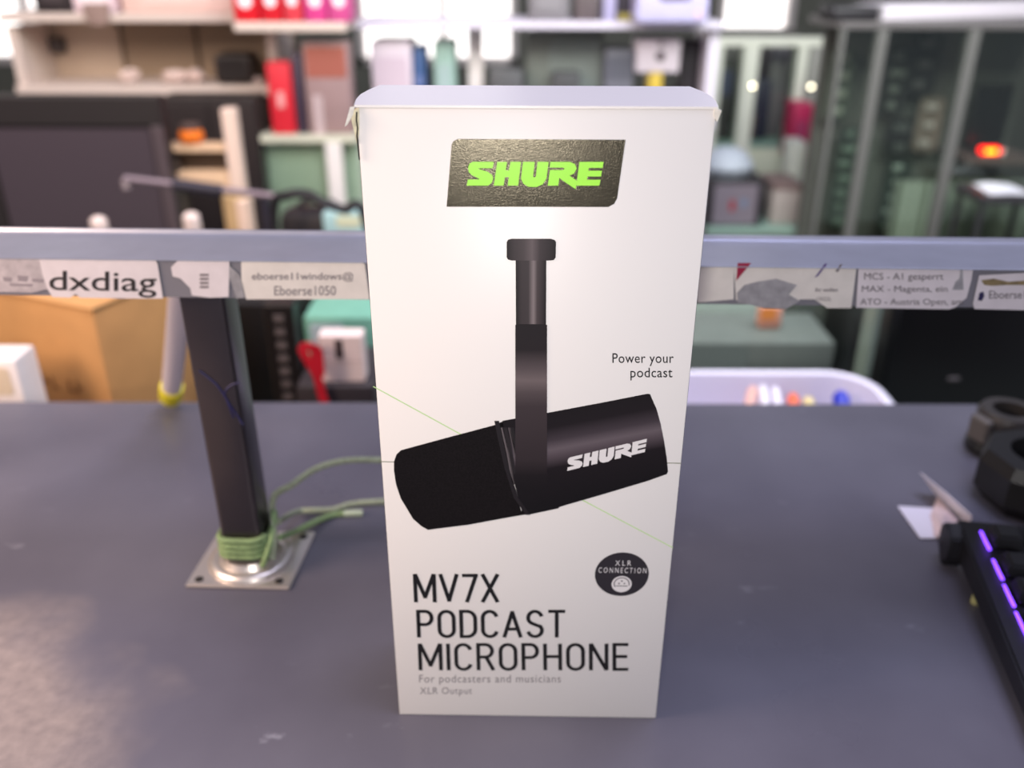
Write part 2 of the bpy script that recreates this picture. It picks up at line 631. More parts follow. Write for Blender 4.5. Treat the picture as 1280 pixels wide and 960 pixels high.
foam_pts = [(404, 592), (380, 603), (240, 640), (100, 678), (86, 690), (78, 712), (78, 740), (84, 780), (98, 822), (135, 884), (160, 906), (180, 917), (300, 902), (420, 880), (490, 868), (460, 860), (440, 800), (420, 700)]
flat('printed_foam', [Z2(*p) for p in foam_pts], Y2, mat('foam_ink', (18, 14, 16), 0.7, spec=0.15, noise=0.5, scale=1400), mic)
body_pts = [(404, 590), (540, 566), (700, 536), (838, 509), (846, 510), (852, 524), (866, 556), (878, 600), (888, 650), (896, 700), (900, 742), (896, 750), (840, 770), (700, 812), (575, 848), (570, 853), (480, 872), (470, 870), (462, 862), (445, 800), (420, 700), (398, 610)]
c0, c1 = Z2(664, 542), Z2(720, 808)
body_m = printmat('microphone_body_ink', c0, c1, [(0.0, (22, 17, 20)), (0.16, (26, 20, 24)), (0.30, (62, 54, 60)), (0.40, (98, 88, 94)), (0.48, (78, 68, 74)), (0.60, (24, 18, 22)), (1.0, (14, 11, 14))])
flat('printed_barrel', [Z2(*p) for p in body_pts], Y2, body_m, mic)
# foam collar rings
for x, dk in ((386, (24, 18, 22)), (402, (96, 88, 90)), (410, (30, 24, 27)), (424, (84, 76, 78)), (430, (24, 19, 22))):
    pts = [Z2(x + 0, 596 if x < 400 else 610), Z2(x + 18, 690), Z2(x + 34, 780)]
    if x < 400:
        pts = [Z2(386, 590), Z2(396, 640), Z2(416, 730), Z2(444, 820), Z2(480, 872)]
    mb = MB()
    wd = 0.0009 if x in (386, 410, 430) else 0.0005
    L_, R_ = [], []
    for k, p in enumerate(pts):
        L_.append((p[0] - wd, p[1]))
        R_.append((p[0] + wd, p[1]))
    mb.prism(L_ + R_[::-1], 'y', Y3 - 0.00001, Y3)
    mb.build('printed_ring', mat('ring_ink_%d' % x, dk, 0.5), mic)
# yoke arm with round boss
arm = [(442, 303), (446, 300), (532, 300), (537, 303), (537, 745)]
for k in range(0, 13):
    a = math.radians(0 - 180 * k / 12)
    arm.append((489 + 54 * math.cos(a), 752 - 54 * math.sin(a)))
arm += [(442, 745)]
flat('printed_yoke', [Z2(*p) for p in arm], Y4, printmat('yoke_ink', Z2(490, 300), Z2(490, 810), [(0.0, (30, 25, 28)), (0.14, (34, 28, 31)), (0.25, (86, 76, 78)), (0.31, (108, 96, 97)), (0.38, (80, 70, 72)), (0.46, (60, 51, 54)), (0.78, (48, 40, 43)), (0.88, (24, 19, 22)), (1.0, (16, 12, 15))]), mic)
flat('printed_tube', [Z2(*p) for p in ((443, 104), (535, 104), (534, 304), (444, 304))], Y3, printmat('tube_ink', Z2(443, 200), Z2(535, 200), [(0.0, (26, 22, 24)), (0.18, (58, 51, 53)), (0.42, (62, 55, 57)), (0.58, (128, 117, 118)), (0.70, (70, 61, 63)), (0.88, (48, 41, 44)), (1.0, (24, 20, 22))]), mic)
cap = [Z2(*p) for p in ((420, 47), (430, 44), (548, 44), (560, 48), (564, 54), (563, 100), (558, 107), (548, 109), (430, 109), (420, 106), (416, 99), (416, 54))]
flat('printed_cap', cap, Y4, printmat('cap_ink', Z2(416, 76), Z2(563, 76), [(0.0, (30, 25, 27)), (0.15, (58, 51, 53)), (0.35, (72, 64, 66)), (0.52, (98, 88, 90)), (0.68, (60, 52, 55)), (0.9, (40, 34, 37)), (1.0, (22, 18, 20))]), mic)
# the barrel's lettering: same wordmark, sheared along the barrel
q_bl, q_br, q_tl = (207, 770), (918, 597), (200, 660)      # zoom 7.11, origin 680,480


def on_barrel(a, c):
    s = (a - 213) / (1056 - 213)
    t = (354 - c) / (354 - 208)
    x = 205 + s * (918 - 205) + t * (-4)
    yv = 770 + s * (597 - 770) - t * 112
    return FP(680 + x / 7.11, 480 + yv / 7.11)


wordmark(on_barrel, Y3, WHITE_INK, mic)
for (x, yv) in ((682, 852), (576, 850), (484, 868)):
    pass


def words(s, x0, x1, yt, yb, material, bold=0.0, space=1.0, shift=0.0):
    quad = [FP(x0 + shift, yb), FP(x1, yb), FP(x1, yt), FP(x0, yt)]
    return text_obj(s, None, Y1, material, carton, 'lettering', bold, quad, space=space)


words('Power your', 765.5, 842, 441.5, 457.5, BLACK_INK, 0.003, 1.06)
words('podcast', 788, 840.5, 459.5, 475.5, BLACK_INK, 0.003, 1.06)
# tall condensed grotesque capitals drawn as pen strokes: glyph box 1 wide (advance given) x 1 high
def arc(cx, cy, rx, ry, a0, a1, n=8):
    return [(cx + rx * math.cos(math.radians(a0 + (a1 - a0) * k / n)), cy + ry * math.sin(math.radians(a0 + (a1 - a0) * k / n))) for k in range(n + 1)]


def stadium(x0, x1, r=0.26):
    return arc(x1 - (x1 - x0) / 2, 1 - r, (x1 - x0) / 2, r, 0, 180) + arc((x0 + x1) / 2, r, (x1 - x0) / 2, r, 180, 360) + [(x1, 1 - r)]


GL = {
    'M': (0.74, [[(0, 0), (0, 1)], [(0.02, 1), (0.37, 0.16)], [(0.37, 0.16), (0.72, 1)], [(0.74, 1), (0.74, 0)]]),
    'V': (0.62, [[(0, 1), (0.31, 0.03)], [(0.31, 0.03), (0.62, 1)]]),
    '7': (0.50, [[(0, 0.98), (0.50, 0.98)], [(0.50, 1), (0.14, 0)]]),
    'X': (0.56, [[(0, 1), (0.56, 0)], [(0.56, 1), (0, 0)]]),
    'P': (0.50, [[(0, 0), (0, 1), (0.27, 1)] + arc(0.27, 0.74, 0.23, 0.26, 90, -90) + [(0, 0.48)]]),
    'O': (0.54, [stadium(0, 0.54)]),
    'D': (0.52, [[(0, 0), (0, 1), (0.22, 1)] + arc(0.22, 0.70, 0.30, 0.30, 90, 0) + arc(0.22, 0.30, 0.30, 0.30, 0, -90) + [(0, 0)]]),
    'C': (0.52, [arc(0.26, 0.74, 0.26, 0.26, 20, 180) + arc(0.26, 0.26, 0.26, 0.26, 180, 340)]),
    'A': (0.60, [[(0, 0), (0.30, 0.97)], [(0.30, 0.97), (0.60, 0)], [(0.10, 0.30), (0.50, 0.30)]]),
    'S': (0.52, [arc(0.26, 0.75, 0.25, 0.25, 20, 180) + arc(0.28, 0.72, 0.27, 0.22, 195, 240, 3) + [(0.38, 0.43)] + arc(0.26, 0.25, 0.26, 0.25, 40, -160)]),
    'T': (0.54, [[(0, 1), (0.54, 1)], [(0.27, 1), (0.27, 0)]]),
    'I': (0.0, [[(0, 0), (0, 1)]]),
    'R': (0.52, [[(0, 0), (0, 1), (0.27, 1)] + arc(0.27, 0.75, 0.23, 0.25, 90, -90) + [(0, 0.50)], [(0.28, 0.50), (0.52, 0)]]),
    'H': (0.54, [[(0, 0), (0, 1)], [(0.54, 0), (0.54, 1)], [(0, 0.52), (0.54, 0.52)]]),
    'N': (0.56, [[(0, 0), (0, 1)], [(0.02, 1), (0.54, 0)], [(0.56, 0), (0.56, 1)]]),
    'E': (0.46, [[(0.46, 1), (0, 1), (0, 0), (0.46, 0)], [(0, 0.52), (0.42, 0.52)]]),
}


def stroke_words(s, x0, x1, yt, yb, wd, gap=0.27, shift=0.0):
    q = [FP(x0 + shift, yb), FP(x1, yb), FP(x1, yt), FP(x0, yt)]
    tot = sum(GL[c][0] for c in s) + gap * (len(s) - 1)
    mb = MB()
    pen_x = 0.0
    h_ = wd / 2

    def mp(x, y):
        a, b_ = x / tot, y
        return Vector(((1 - b_) * ((1 - a) * q[0][0] + a * q[1][0]) + b_ * ((1 - a) * q[3][0] + a * q[2][0]),
                       (1 - b_) * ((1 - a) * q[0][1] + a * q[1][1]) + b_ * ((1 - a) * q[3][1] + a * q[2][1])))
    k_ = 0
    for c in s:
        adv, strokes = GL[c]
        for stx in strokes:
            P = [mp(pen_x + x, y) for x, y in stx]
            P = [p for i, p in enumerate(P) if i == 0 or (p - P[i - 1]).length > 1e-6]
            n_ = len(P)
            closed = (P[0] - P[-1]).length < 1e-5
            Lf, Rt = [], []
            for i, p in enumerate(P):
                if closed:
                    pa, pb = P[i - 1] if i > 0 else P[-2], P[i + 1] if i < n_ - 1 else P[1]
                    d1, d2 = (p - pa).normalized(), (pb - p).normalized()
                else:
                    d1 = (p - P[i - 1]).normalized() if i else (P[1] - p).normalized()
                    d2 = (P[i + 1] - p).normalized() if i < n_ - 1 else d1
                nn = Vector((-d1.y, d1.x)) + Vector((-d2.y, d2.x))
                nn = nn.normalized() if nn.length > 1e-6 else Vector((-d1.y, d1.x))
                cs_ = max(0.42, nn.dot(Vector((-d1.y, d1.x))))
                e = Vector((0, 0))
                if not closed and i == 0:
                    e = -d1 * h_ * 0.6
                if not closed and i == n_ - 1:
                    e = d1 * h_ * 0.6
                Lf.append(p + e + nn * h_ / cs_)
                Rt.append(p + e - nn * h_ / cs_)
            yy = Y2 - 0.000002 * (k_ % 5)
            k_ += 1
            v = [[mb.bm.verts.new((p.x, yy, p.y)) for p in side_] for side_ in (Lf, Rt)]
            for i in range(n_ - 1):
                mb.bm.faces.new((v[0][i], v[0][i + 1], v[1][i + 1], v[1][i]))
        pen_x += adv + gap
    return mb.build('lettering', BLACK_INK, carton)


stroke_words('MV7X', 518.5, 621.5, 718.5, 751.5, 0.00172, 0.26, 1.5)
stroke_words('PODCAST', 522.5, 705, 764, 795.5, 0.00172, 0.28, 1.2)
stroke_words('MICROPHONE', 524.5, 784, 805.5, 836.5, 0.00172, 0.28, 1.2)
words('For podcasters and musicians', 524, 701, 843.5, 856, GREY_INK, 0.0, 1.1)
words('XLR Output', 525, 590, 859, 870, GREY_INK, 0.0, 1.1)

# round badge
bc = FP(777.2, 718)
br = (FP(811, 718)[0] - FP(743.5, 718)[0]) / 2
circ = lambda cx, cz, r, n=40: [(cx + r * math.cos(2 * math.pi * k / n), cz + r * math.sin(2 * math.pi * k / n)) for k in range(n)]
badge = flat('badge', circ(bc[0], bc[1], br), Y1, mat('badge_ink', (42, 38, 44), 0.5), carton)
tag(badge, 'round dark badge with white words and a connector symbol')
text_obj('XLR', (FP(768.5, 711)[0], FP(788.5, 711)[0], FP(777, 706.8)[1], FP(777, 700.4)[1]), Y2, WHITE_INK, badge, bold=0.0, space=1.5)
text_obj('CONNECTION', (FP(748, 715)[0], FP(808, 715)[0], FP(777, 716)[1], FP(777, 709.4)[1]), Y2, WHITE_INK, badge, bold=0.0, space=1.5)
ic = FP(777, 730)
sym = MB()
sym.prism(circ(ic[0], ic[1], br * 0.375, 28), 'y', Y2, Y1)
sym.build('connector_symbol', WHITE_INK, badge)
mb = MB()
rr_ = br * 0.30
n = 24
ring_o, ring_i = circ(ic[0], ic[1] + 0.0002, rr_, n), circ(ic[0], ic[1] + 0.0002, rr_ * 0.88, n)
for k in range(n // 2 + 3):
    k0 = (k - 1) % n
    k1 = k % n
    mb.prism([ring_o[k0], ring_o[k1], ring_i[k1], ring_i[k0]], 'y', Y3, Y2)
mb.prism([(ic[0] - rr_ * .75, ic[1] - rr_ * .32), (ic[0] + rr_ * .75, ic[1] - rr_ * .32), (ic[0] + rr_ * .75, ic[1] - rr_ * .22), (ic[0] - rr_ * .75, ic[1] - rr_ * .22)], 'y', Y3, Y2)
for dx, dz in ((-0.33, 0.12), (0.33, 0.12), (0, 0.5)):
    mb.prism(circ(ic[0] + dx * rr_, ic[1] + dz * rr_, rr_ * 0.11, 10), 'y', Y3, Y2)
mb.build('connector_pins', mat('symbol_ink', (86, 80, 86), 0.5), badge)

# ================================================================== SHELF RAIL ON ITS LEG
RYAW = -0.0282
RC = Vector((0.0, 0.0945, 0.0))
riser = thing('shelf_rail', 'aluminium shelf rail covered in peeling paper labels, on a square metal leg behind the carton', 'shelf rail', RC, RYAW)
RZ0, RZ1 = 0.1705, 0.190
alu = mat('brushed_aluminium', (176, 178, 190), 0.38, metal=0.6, spec=0.5, noise=0.05, scale=60)
alu2 = mat('grey_label_channel', (126, 124, 132), 0.5, metal=0.2)
rl = MB()
rl.prism([(0.0012, RZ0), (0.0012, RZ1 - 0.0006), (-0.0005, RZ1 - 0.0006), (-0.0005, RZ1 - 0.0002), (0.0004, RZ1), (0.043, RZ1), (0.044, RZ1 + 0.0016), (0.0455, RZ1 + 0.0016), (0.0455, RZ0)], 'x', -0.40, 0.40)
rl.build('rail', alu, riser)
MB().box(-0.40, 0.40, 0.0004, 0.0012, RZ0 + 0.0002, RZ1 - 0.0006).build('label_channel', alu2, riser)
_rn = Vector((-math.sin(RYAW), math.cos(RYAW), 0))
_rr = Vector((math.cos(RYAW), math.sin(RYAW), 0))


def RP(px, py, off=0.0):
    p = on_plane(px, py, RC + _rn * off, _rn) - RC
    return (p.dot(_rr), p.z)


paper = mat('label_paper', (214, 206, 210), 0.55, noise=0.05, scale=120)
paper2 = mat('label_paper_grey', (176, 168, 172), 0.6, noise=0.22, scale=160)
paper3 = mat('label_paper_warm', (216, 210, 204), 0.55, noise=0.06, scale=120)
tape = mat('clear_tape_grey', (150, 148, 152), 0.3, noise=0.2, scale=200)
ink = mat('label_ink', (40, 36, 38), 0.6)
ink_soft = mat('label_ink_soft', (120, 112, 116), 0.6)
ink_mid = mat('label_ink_mid', (92, 84, 88), 0.6)


def label(pts, material, y=-0.0002, name='paper_label', lab=None):
    o = flat(name, [(q[0], min(q[1], RZ1 - 0.0006)) for q in (RP(*p) for p in pts)], y, material, riser, 0.0002)
    if lab:
        tag(o, lab)
    return o


def rtext(s, x0, x1, yt, yb, material, parent, bold=0.0, y=-0.0003, slope=0.0):
    q = [RP(x0, yb), RP(x1, yb + slope), RP(x1, yt + slope), RP(x0, yt)]
    return text_obj(s, None, y, material, parent, 'lettering', bold, q)


a = label([(-40, 318), (48, 319), (62, 324), (60, 361), (40, 366), (10, 365), (-40, 364)], paper2, -0.0002, lab='grey torn label remnant at the rail end')
for (x, yv, ww, hh) in ((4, 346, 12, 6), (22, 344, 14, 8), (40, 348, 16, 5), (12, 354, 30, 4)):
    flat('smudge', [RP(x, yv), RP(x + ww, yv + 1), RP(x + ww - 2, yv + hh), RP(x + 1, yv + hh - 1)], -0.00026, mat('smudge_ink', (140, 132, 138), 0.6), a)
a = label([(48, 318), (190, 319), (194, 321), (197, 330), (204, 373), (170, 373), (100, 372), (95, 367), (88, 372), (66, 371), (60, 362), (54, 345)], paper, -0.00024, lab='white label with the bold word dxdiag')
rtext('dxdiag', 62, 196, 338, 370, ink, a, 0.006, -0.00034, 2.0)
a = label([(214, 334), (222, 324), (236, 320), (286, 321), (286, 371), (262, 372), (240, 369), (238, 360), (226, 348), (216, 345)], paper, -0.00022, lab='crumpled small white label')
for k in range(4):
    flat('bar_print', [RP(250, 342 + k * 5), RP(261, 342 + k * 5), RP(261, 345 + k * 5), RP(250, 345 + k * 5)], -0.0003, ink_soft, a)
label([(286, 331), (300, 344), (306, 372), (296, 373), (290, 355), (286, 344)], tape, -0.00018, 'tape_strip')
a = label([(301, 322), (452, 324), (456, 330), (462, 374), (308, 374), (302, 350)], paper3, -0.0002, lab='white label with two lines of thin grey writing')
rtext('eboerse11windows@', 315, 442, 340, 352, ink_soft, a, 0.008, -0.0003)
rtext('Eboerse1050', 343, 420, 357, 369, ink_soft, a, 0.004, -0.0003)
# right of the carton
a = label([(868, 328), (918, 328), (917, 374), (872, 378)], paper3, -0.00022, lab='plain white label beside the carton')
a = label([(918, 328), (1071, 331), (1064, 385), (1034, 385), (1018, 374), (1000, 374), (990, 382), (920, 375)], paper3, -0.00018, lab='white label with red corner, half peeled away')
flat('red_corner', [RP(922, 328.5), RP(939, 328.5), RP(920, 351)], -0.0003, mat('crimson_ink', (150, 22, 60), 0.5), a)
flat('pen_stroke', [RP(1031, 329), RP(1034, 330), RP(1022, 345), (RP(1018, 347))], -0.0003, mat('violet_ink', (96, 78, 130), 0.5), a)
flat('pen_stroke', [RP(1050, 330), RP(1053, 330), RP(1047, 340), RP(1044, 339)], -0.0003, ink_soft, a)
rtext('ihr wollen', 1019, 1047, 359.5, 364.5, ink_soft, a, 0.02, -0.0003)
rtext('(2022)', 1020, 1038, 371, 377, ink_soft, a, 0.0, -0.0003)
label([(921, 366), (930, 356), (946, 352), (970, 348), (996, 356), (986, 368), (1000, 376), (982, 386), (955, 385), (935, 380), (922, 378)], tape, -0.00036, 'tape_patch', 'grey scuffed tape over the peeled label')
a = label([(1074, 331), (1206, 334), (1216, 337), (1214, 350), (1208, 372), (1194, 384), (1186, 386.5), (1070, 384.5)], paper, -0.0002, lab='white label with three lines of grey writing')
rtext('MCS - A1 gesperrt', 1080, 1179, 341, 352, ink_mid, a, 0.0, -0.0003)
rtext('MAX - Magenta, ein', 1077, 1184, 357, 367, ink_mid, a, 0.0, -0.0003)
rtext('ATO - Austria Open, am', 1075, 1203, 373, 383, ink_mid, a, 0.0, -0.0003)
flat('tape_strip', [RP(1200, 337), RP(1203, 337), RP(1204, 362), RP(1190, 362), RP(1194, 352), RP(1199, 348)], -0.0003, tape, a)
a = label([(1224, 344), (1300, 340), (1300, 388), (1218, 386), (1216, 380)], paper, -0.00022, lab='white label with a burnt brown top edge')
flat('brown_edge', [RP(1226, 350), RP(1242, 348), RP(1260, 352), RP(1300, 349), RP(1300, 356), RP(1258, 356), RP(1240, 357), RP(1230, 356)], -0.0003, mat('brown_glue', (132, 116, 84), 0.7, noise=0.3, scale=300), a)
flat('ink_blot', [RP(1224, 366), RP(1229, 364), RP(1230, 370), RP(1227, 376), RP(1222, 375)], -0.0003, mat('navy_ink', (44, 38, 78), 0.5), a)
rtext('Eboerse10', 1236, 1290, 363, 373, ink_mid, a, 0.0, -0.0003)

# the leg (rail space -> use world coordinates through a child empty)
chrome = mat('dull_chrome', (150, 144, 144), 0.22, metal=1.0)
chrome2 = mat('bright_chrome', (214, 206, 200), 0.34, metal=0.8)
legm = mat('dark_chrome_leg', (92, 86, 88), 0.28, metal=0.9, noise=0.1, scale=20)


def to_r(x, y, z):
    p = Vector((x, y, z)) - RC
    return Vector((p.dot(_rr), p.dot(_rn), z))


lb, lt = (-0.1522, 0.117), (-0.1528, 0.1155)
h = 0.0112
lg = MB()
vs = []
for (cx, cy), z in ((lb, 0.006), (lt, RZ0)):
    for dx, dy in ((-h, -h), (h, -h), (h, h), (-h, h)):
        vs.append(to_r(cx + dx, cy + dy, z))
v, fs = lg._add(vs, [(0, 1, 2, 3), (4, 5, 6, 7), (0, 1, 5, 4), (1, 2, 6, 5), (2, 3, 7, 6), (3, 0, 4, 7)])
bmesh.ops.recalc_face_normals(lg.bm, faces=lg.bm.faces)
bmesh.ops.bevel(lg.bm, geom=[e for e in lg.bm.edges if abs((e.verts[0].co - e.verts[1].co).z) > 0.1], offset=0.0022, segments=3, affect='EDGES', profile=0.5)
leg = lg.build('leg', legm, riser, smooth=True)
# blue pen scribble on the leg front
pen = mat('blue_pen', (36, 34, 84), 0.5)
sp = []
for px, py in ((249, 463), (258, 470), (270, 480), (279, 492), (288, 507), (297, 520), (304, 531)):
    p = UY(px, py, 0.1045)
    sp.append(to_r(*p))
s1 = MB().tube(curve_pts(sp), 0.0005, 6)
s1.tube(curve_pts([to_r(*UY(px, py, 0.1045)) for px, py in ((300, 478), (288, 482), (281, 491), (284, 502), (292, 522))]), 0.0004, 6)
s1.build('pen_scribble', pen, leg)
# flange
fl = MB()
fz = 0.0022
for_pts = [to_r(x, y, 0) for x, y in ((-0.1832, 0.0925), (-0.1240, 0.0905), (-0.1200, 0.1445), (-0.1795, 0.1455))]
fl.prism([(p.x, p.y) for p in for_pts], 'z', 0.0, fz)
bmesh.ops.bevel(fl.bm, geom=list(fl.bm.edges), offset=0.0008, segments=2, affect='EDGES')
flange = fl.build('base_plate', chrome2, riser, smooth=True)
fc = to_r(-0.1520, 0.1175, 0)
MB().lathe([(0.0245, fz - 0.0002), (0.0245, fz + 0.0006), (0.0225, fz + 0.0030), (0.0195, fz + 0.0036), (0.0180, fz + 0.0030), (0.0172, 0.0065), (0.0160, 0.0085), (0.0145, 0.0085)], 40, (fc.x, fc.y, 0)).build('collar', chrome2, riser, smooth=True)
for x, y in ((-0.1765, 0.0975), (-0.1310, 0.0960), (-0.1262, 0.1385), (-0.1735, 0.1395)):
    p = to_r(x, y, 0)
    sc = MB()
    sc.lathe([(0.0024, fz - 0.0002), (0.0024, fz + 0.0004), (0.0015, fz + 0.0008)], 14, (p.x, p.y, 0))
    sc.build('screw', mat('dark_screw', (70, 66, 64), 0.4, metal=0.8), riser, smooth=True)

# ================================================================== GREEN CORD
cord = thing('cord', 'green cord wound round the foot of the metal leg with loose ends behind the carton', 'cord', (lb[0], lb[1], 0))
green = mat('green_cord', (128, 152, 106), 0.85, noise=0.25, scale=500, bump=0.6)
green_p = mat('pale_green_cord', (150, 158, 134), 0.85, noise=0.25, scale=500, bump=0.6)
R = 0.0017
hh_ = h + R + 0.0008


def squircle(t):
    c, s = math.cos(t), math.sin(t)
    k = (abs(c) ** 4 + abs(s) ** 4) ** 0.25
    return c / k * hh_, s / k * hh_


path = []
turns = 4
for k in range(turns * 36 + 1):
    t = 2 * math.pi * k / 36
    x, y = squircle(t - 0.6)
    path.append((x, y, 0.0088 + R + 0.0036 * t / (2 * math.pi) + 0.0004 * math.sin(3 * t)))
MB().tube(path, R, 8).build('coil', green, cord, smooth=True)


def loc(p):
    return Vector(p) - Vector((lb[0], lb[1], 0))


kx, ky = hh_ + 0.0012, -0.004
MB().tube(curve_pts([(kx - 0.004, -hh_ - 0.001, 0.008), (kx, -hh_ - 0.001, 0.017), (kx + 0.002, -0.006, 0.026), (kx + 0.001, 0.004, 0.032), (kx - 0.001, 0.009, 0.022)]), R, 8).build('knot', green, cord, smooth=True)
MB().tube(curve_pts([(kx + 0.002, -hh_, 0.012), (kx + 0.003, -0.008, 0.023), (kx + 0.0005, 0.001, 0.030), (kx - 0.002, 0.010, 0.018)]), R, 8).build('knot', green_p, cord, smooth=True)
g1 = [Vector((hh_, 0.006, 0.02)), loc(UY(342, 622, 0.132)), loc(UY(365, 606, 0.135)), loc(UY(395, 586, 0.145)), loc(UY(430, 576, 0.15)), loc(UY(474, 575, 0.15)), loc(UY(530, 580, 0.15))]
for p_ in g1:
    p_.z = max(p_.z, R)
MB().tube(curve_pts(g1), 0.0019, 8).build('loose_end', green_p, cord, smooth=True)
g2 = [loc(UY(348, 652, 0.122)), loc(UZ(370, 640, 0.006)), loc(UZ(392, 638, 0.004)), loc(UZ(416, 637, R)), loc(UZ(440, 630, R)), loc(UZ(475, 627, R)), loc(UZ(520, 628, R))]
MB().tube(curve_pts(g2), 0.0019, 8).build('loose_end', green_p, cord, smooth=True)
g3 = [loc(UY(350, 672, 0.115)), loc(UZ(370, 664, 0.006)), loc(UZ(390, 654, 0.004)), loc(UZ(415, 644, R)), loc(UZ(435, 641.5, R)), loc(UZ(453, 641, R))]
MB().tube(curve_pts(g3), 0.0019, 8).build('loose_end', green, cord, smooth=True)
MB().tube([loc(UZ(430, 642, R)), loc(UZ(438, 641.5, R)), loc(UZ(453, 641, R))], 0.0022, 8).build('end_sleeve', mat('clear_sleeve', (184, 196, 166), 0.4), cord, smooth=True)

# ================================================================== KEYBOARD
kp0 = UZ(1200, 652, 0.030)
kp1 = UZ(1265, 830, 0.030)
kdir = (kp0 - kp1)
ka = math.atan2(-kdir.x, kdir.y)
KD, KW = 0.150, 0.37
kb = thing('keyboard', 'black keyboard with purple backlight at the right edge of the counter', 'keyboard', (kp0.x + 0.003, kp0.y + 0.010, 0), ka + 0.06)
kblack = mat('keyboard_black', (24, 23, 28), 0.45, noise=0.1, scale=100)
cs = MB()
cs.prism([(0.0, 0.012), (0.0, 0.0245), (-0.004, 0.0265), (-KD, 0.0165), (-KD, 0.006), (-0.01, 0.010)], 'x', 0.0, KW)
bmesh.ops.bevel(cs.bm, geom=list(cs.bm.edges), offset=0.0012, segments=2, affect='EDGES')
cs.build('case', kblack, kb, smooth=True)
ft = MB()
ft.prism([(0.001, 0.009), (0.001, 0.021), (-0.006, 0.026), (-0.018, 0.023), (-0.02, 0.010), (-0.012, 0.0)], 'x', -0.0065, 0.004)
bmesh.ops.bevel(ft.bm, geom=list(ft.bm.edges), offset=0.001, segments=2, affect='EDGES')
ft.build('corner_foot', kblack, kb, smooth=True)
MB().prism([(0.001, 0.009), (0.001, 0.021), (-0.006, 0.026), (-0.018, 0.023), (-0.02, 0.010), (-0.012, 0.0)], 'x', KW - 0.004, KW + 0.009).build('corner_foot', kblack, kb)
MB().box(0.01, KW - 0.01, -KD + 0.004, -KD + 0.014, 0, 0.0072, 0.001).build('front_foot', kblack, kb)
tag(MB().lathe([(0.0025, 0.0), (0.0022, 0.0115)], 12, (0.0045, -0.044, 0)).build('rubber_foot', mat('yellowed_rubber', (176, 172, 118), 0.6), kb, smooth=True), 'yellowed rubber foot')
sl = math.atan2(0.010, KD - 0.004)
capm = mat('keycap_black', (20, 19, 22), 0.4)
proto = None
led = MB()
LEDM = mat('purple_backlight', (80, 40, 255), emit=(128, 70, 255), estr=3.2)
for rI in range(6):
    for cI in range(14):
        kx0 = 0.012 + cI * 0.0192 + (0.006 if False else 0)
        ky0 = -0.012 - rI * 0.0202 - (0.004 if rI else 0)
        kz0 = 0.0262 - (-ky0 - 0.004) * math.tan(sl)
        if proto is None:
            k_ = MB()
            base_ = [(0.0, 0.0), (0.0165, 0.0), (0.0165, -0.0165), (0.0, -0.0165)]
            v, f = k_._add([(x, y, 0.0018) for x, y in base_] + [(x + (0.0022 if x < .01 else -0.0022), y + (-0.0012 if y > -.01 else 0.003), 0.0085) for x, y in base_],
                           [(0, 1, 2, 3), (4, 5, 6, 7), (0, 1, 5, 4), (1, 2, 6, 5), (2, 3, 7, 6), (3, 0, 4, 7)])
            bmesh.ops.recalc_face_normals(k_.bm, faces=k_.bm.faces)
            bmesh.ops.bevel(k_.bm, geom=list(k_.bm.edges), offset=0.0012, segments=2, affect='EDGES')
            o = proto = k_.build('keycap', capm, kb, smooth=True)
        else:
            o = proto.copy()
            COL.objects.link(o)
            o.parent = kb
        o.location = (kx0, ky0, kz0)
        o.rotation_euler = (sl, 0, 0)
    led.box(0.0096, 0.0110, -0.0175, 0.000, -0.0004, 0.0006, at=(0, ky0, kz0))
    led.box(0.012, 0.26, 0.0006, 0.0016, -0.0004, 0.0003, at=(0, ky0, kz0))
led.build('backlight', LEDM, kb)

# ================================================================== BLACK HOLDER (right edge)
hold_c = UZ(1300, 618, 0)
hd = thing('phone_holder', 'black faceted plastic holder with a round opening behind the keyboard', 'holder', (0.339, 0.183, 0), 0.2)
hb = mat('holder_black', (30, 29, 29), 0.42)
hbm = MB()
R8 = lambda r, z: [(r * math.cos(math.radians(22.5 + 45 * k)), r * math.sin(math.radians(22.5 + 45 * k)), z) for k in range(8)]
rings = [R8(0.030, 0.0), R8(0.0375, 0.010), R8(0.0375, 0.028), R8(0.034, 0.036)]
vv = [[hbm.bm.verts.new(p) for p in r_] for r_ in rings]
for i in range(3):
    for k in range(8):
        hbm.bm.faces.new((vv[i][k], vv[i][(k + 1) % 8], vv[i + 1][(k + 1) % 8], vv[i + 1][k]))
hbm.bm.faces.new(vv[0])
inner = [hbm.bm.verts.new((0.020 * math.cos(math.radians(22.5 + 45 * k / 3)), 0.020 * math.sin(math.radians(22.5 + 45 * k / 3)), 0.0365)) for k in range(24)]
low = [hbm.bm.verts.new((v_.co.x * 0.9, v_.co.y * 0.9, 0.016)) for v_ in inner]
for k in range(8):
    a, c = vv[3][k], vv[3][(k + 1) % 8]
    i0, i1, i2, i3 = [inner[(3 * k + j) % 24] for j in range(4)]
    hbm.bm.faces.new((a, i1, i0))
    hbm.bm.faces.new((a, c, i2, i1))
    hbm.bm.faces.new((c, i3, i2))
for k in range(24):
    hbm.bm.faces.new((inner[k], inner[(k + 1) % 24], low[(k + 1) % 24], low[k]))
hbm.bm.faces.new(low)
hbm.build('faceted_body', hb, hd)
hk = thing('clamp_knob', 'small black clamp with a round hole standing behind the faceted holder', 'clamp', (0.352, 0.25, 0), 0.3)
km = MB()
km.lathe([(0.012, 0.014), (0.019, 0.014), (0.021, 0.018), (0.021, 0.030), (0.019, 0.033), (0.012, 0.033)], 24, closed=True)
km.build('ring', mat('clamp_grey', (58, 54, 52), 0.4), hk, smooth=True)
MB().lathe([(0.024, 0), (0.024, 0.006), (0.017, 0.014), (0.012, 0.0145)], 24).build('base', hb, hk, smooth=True)
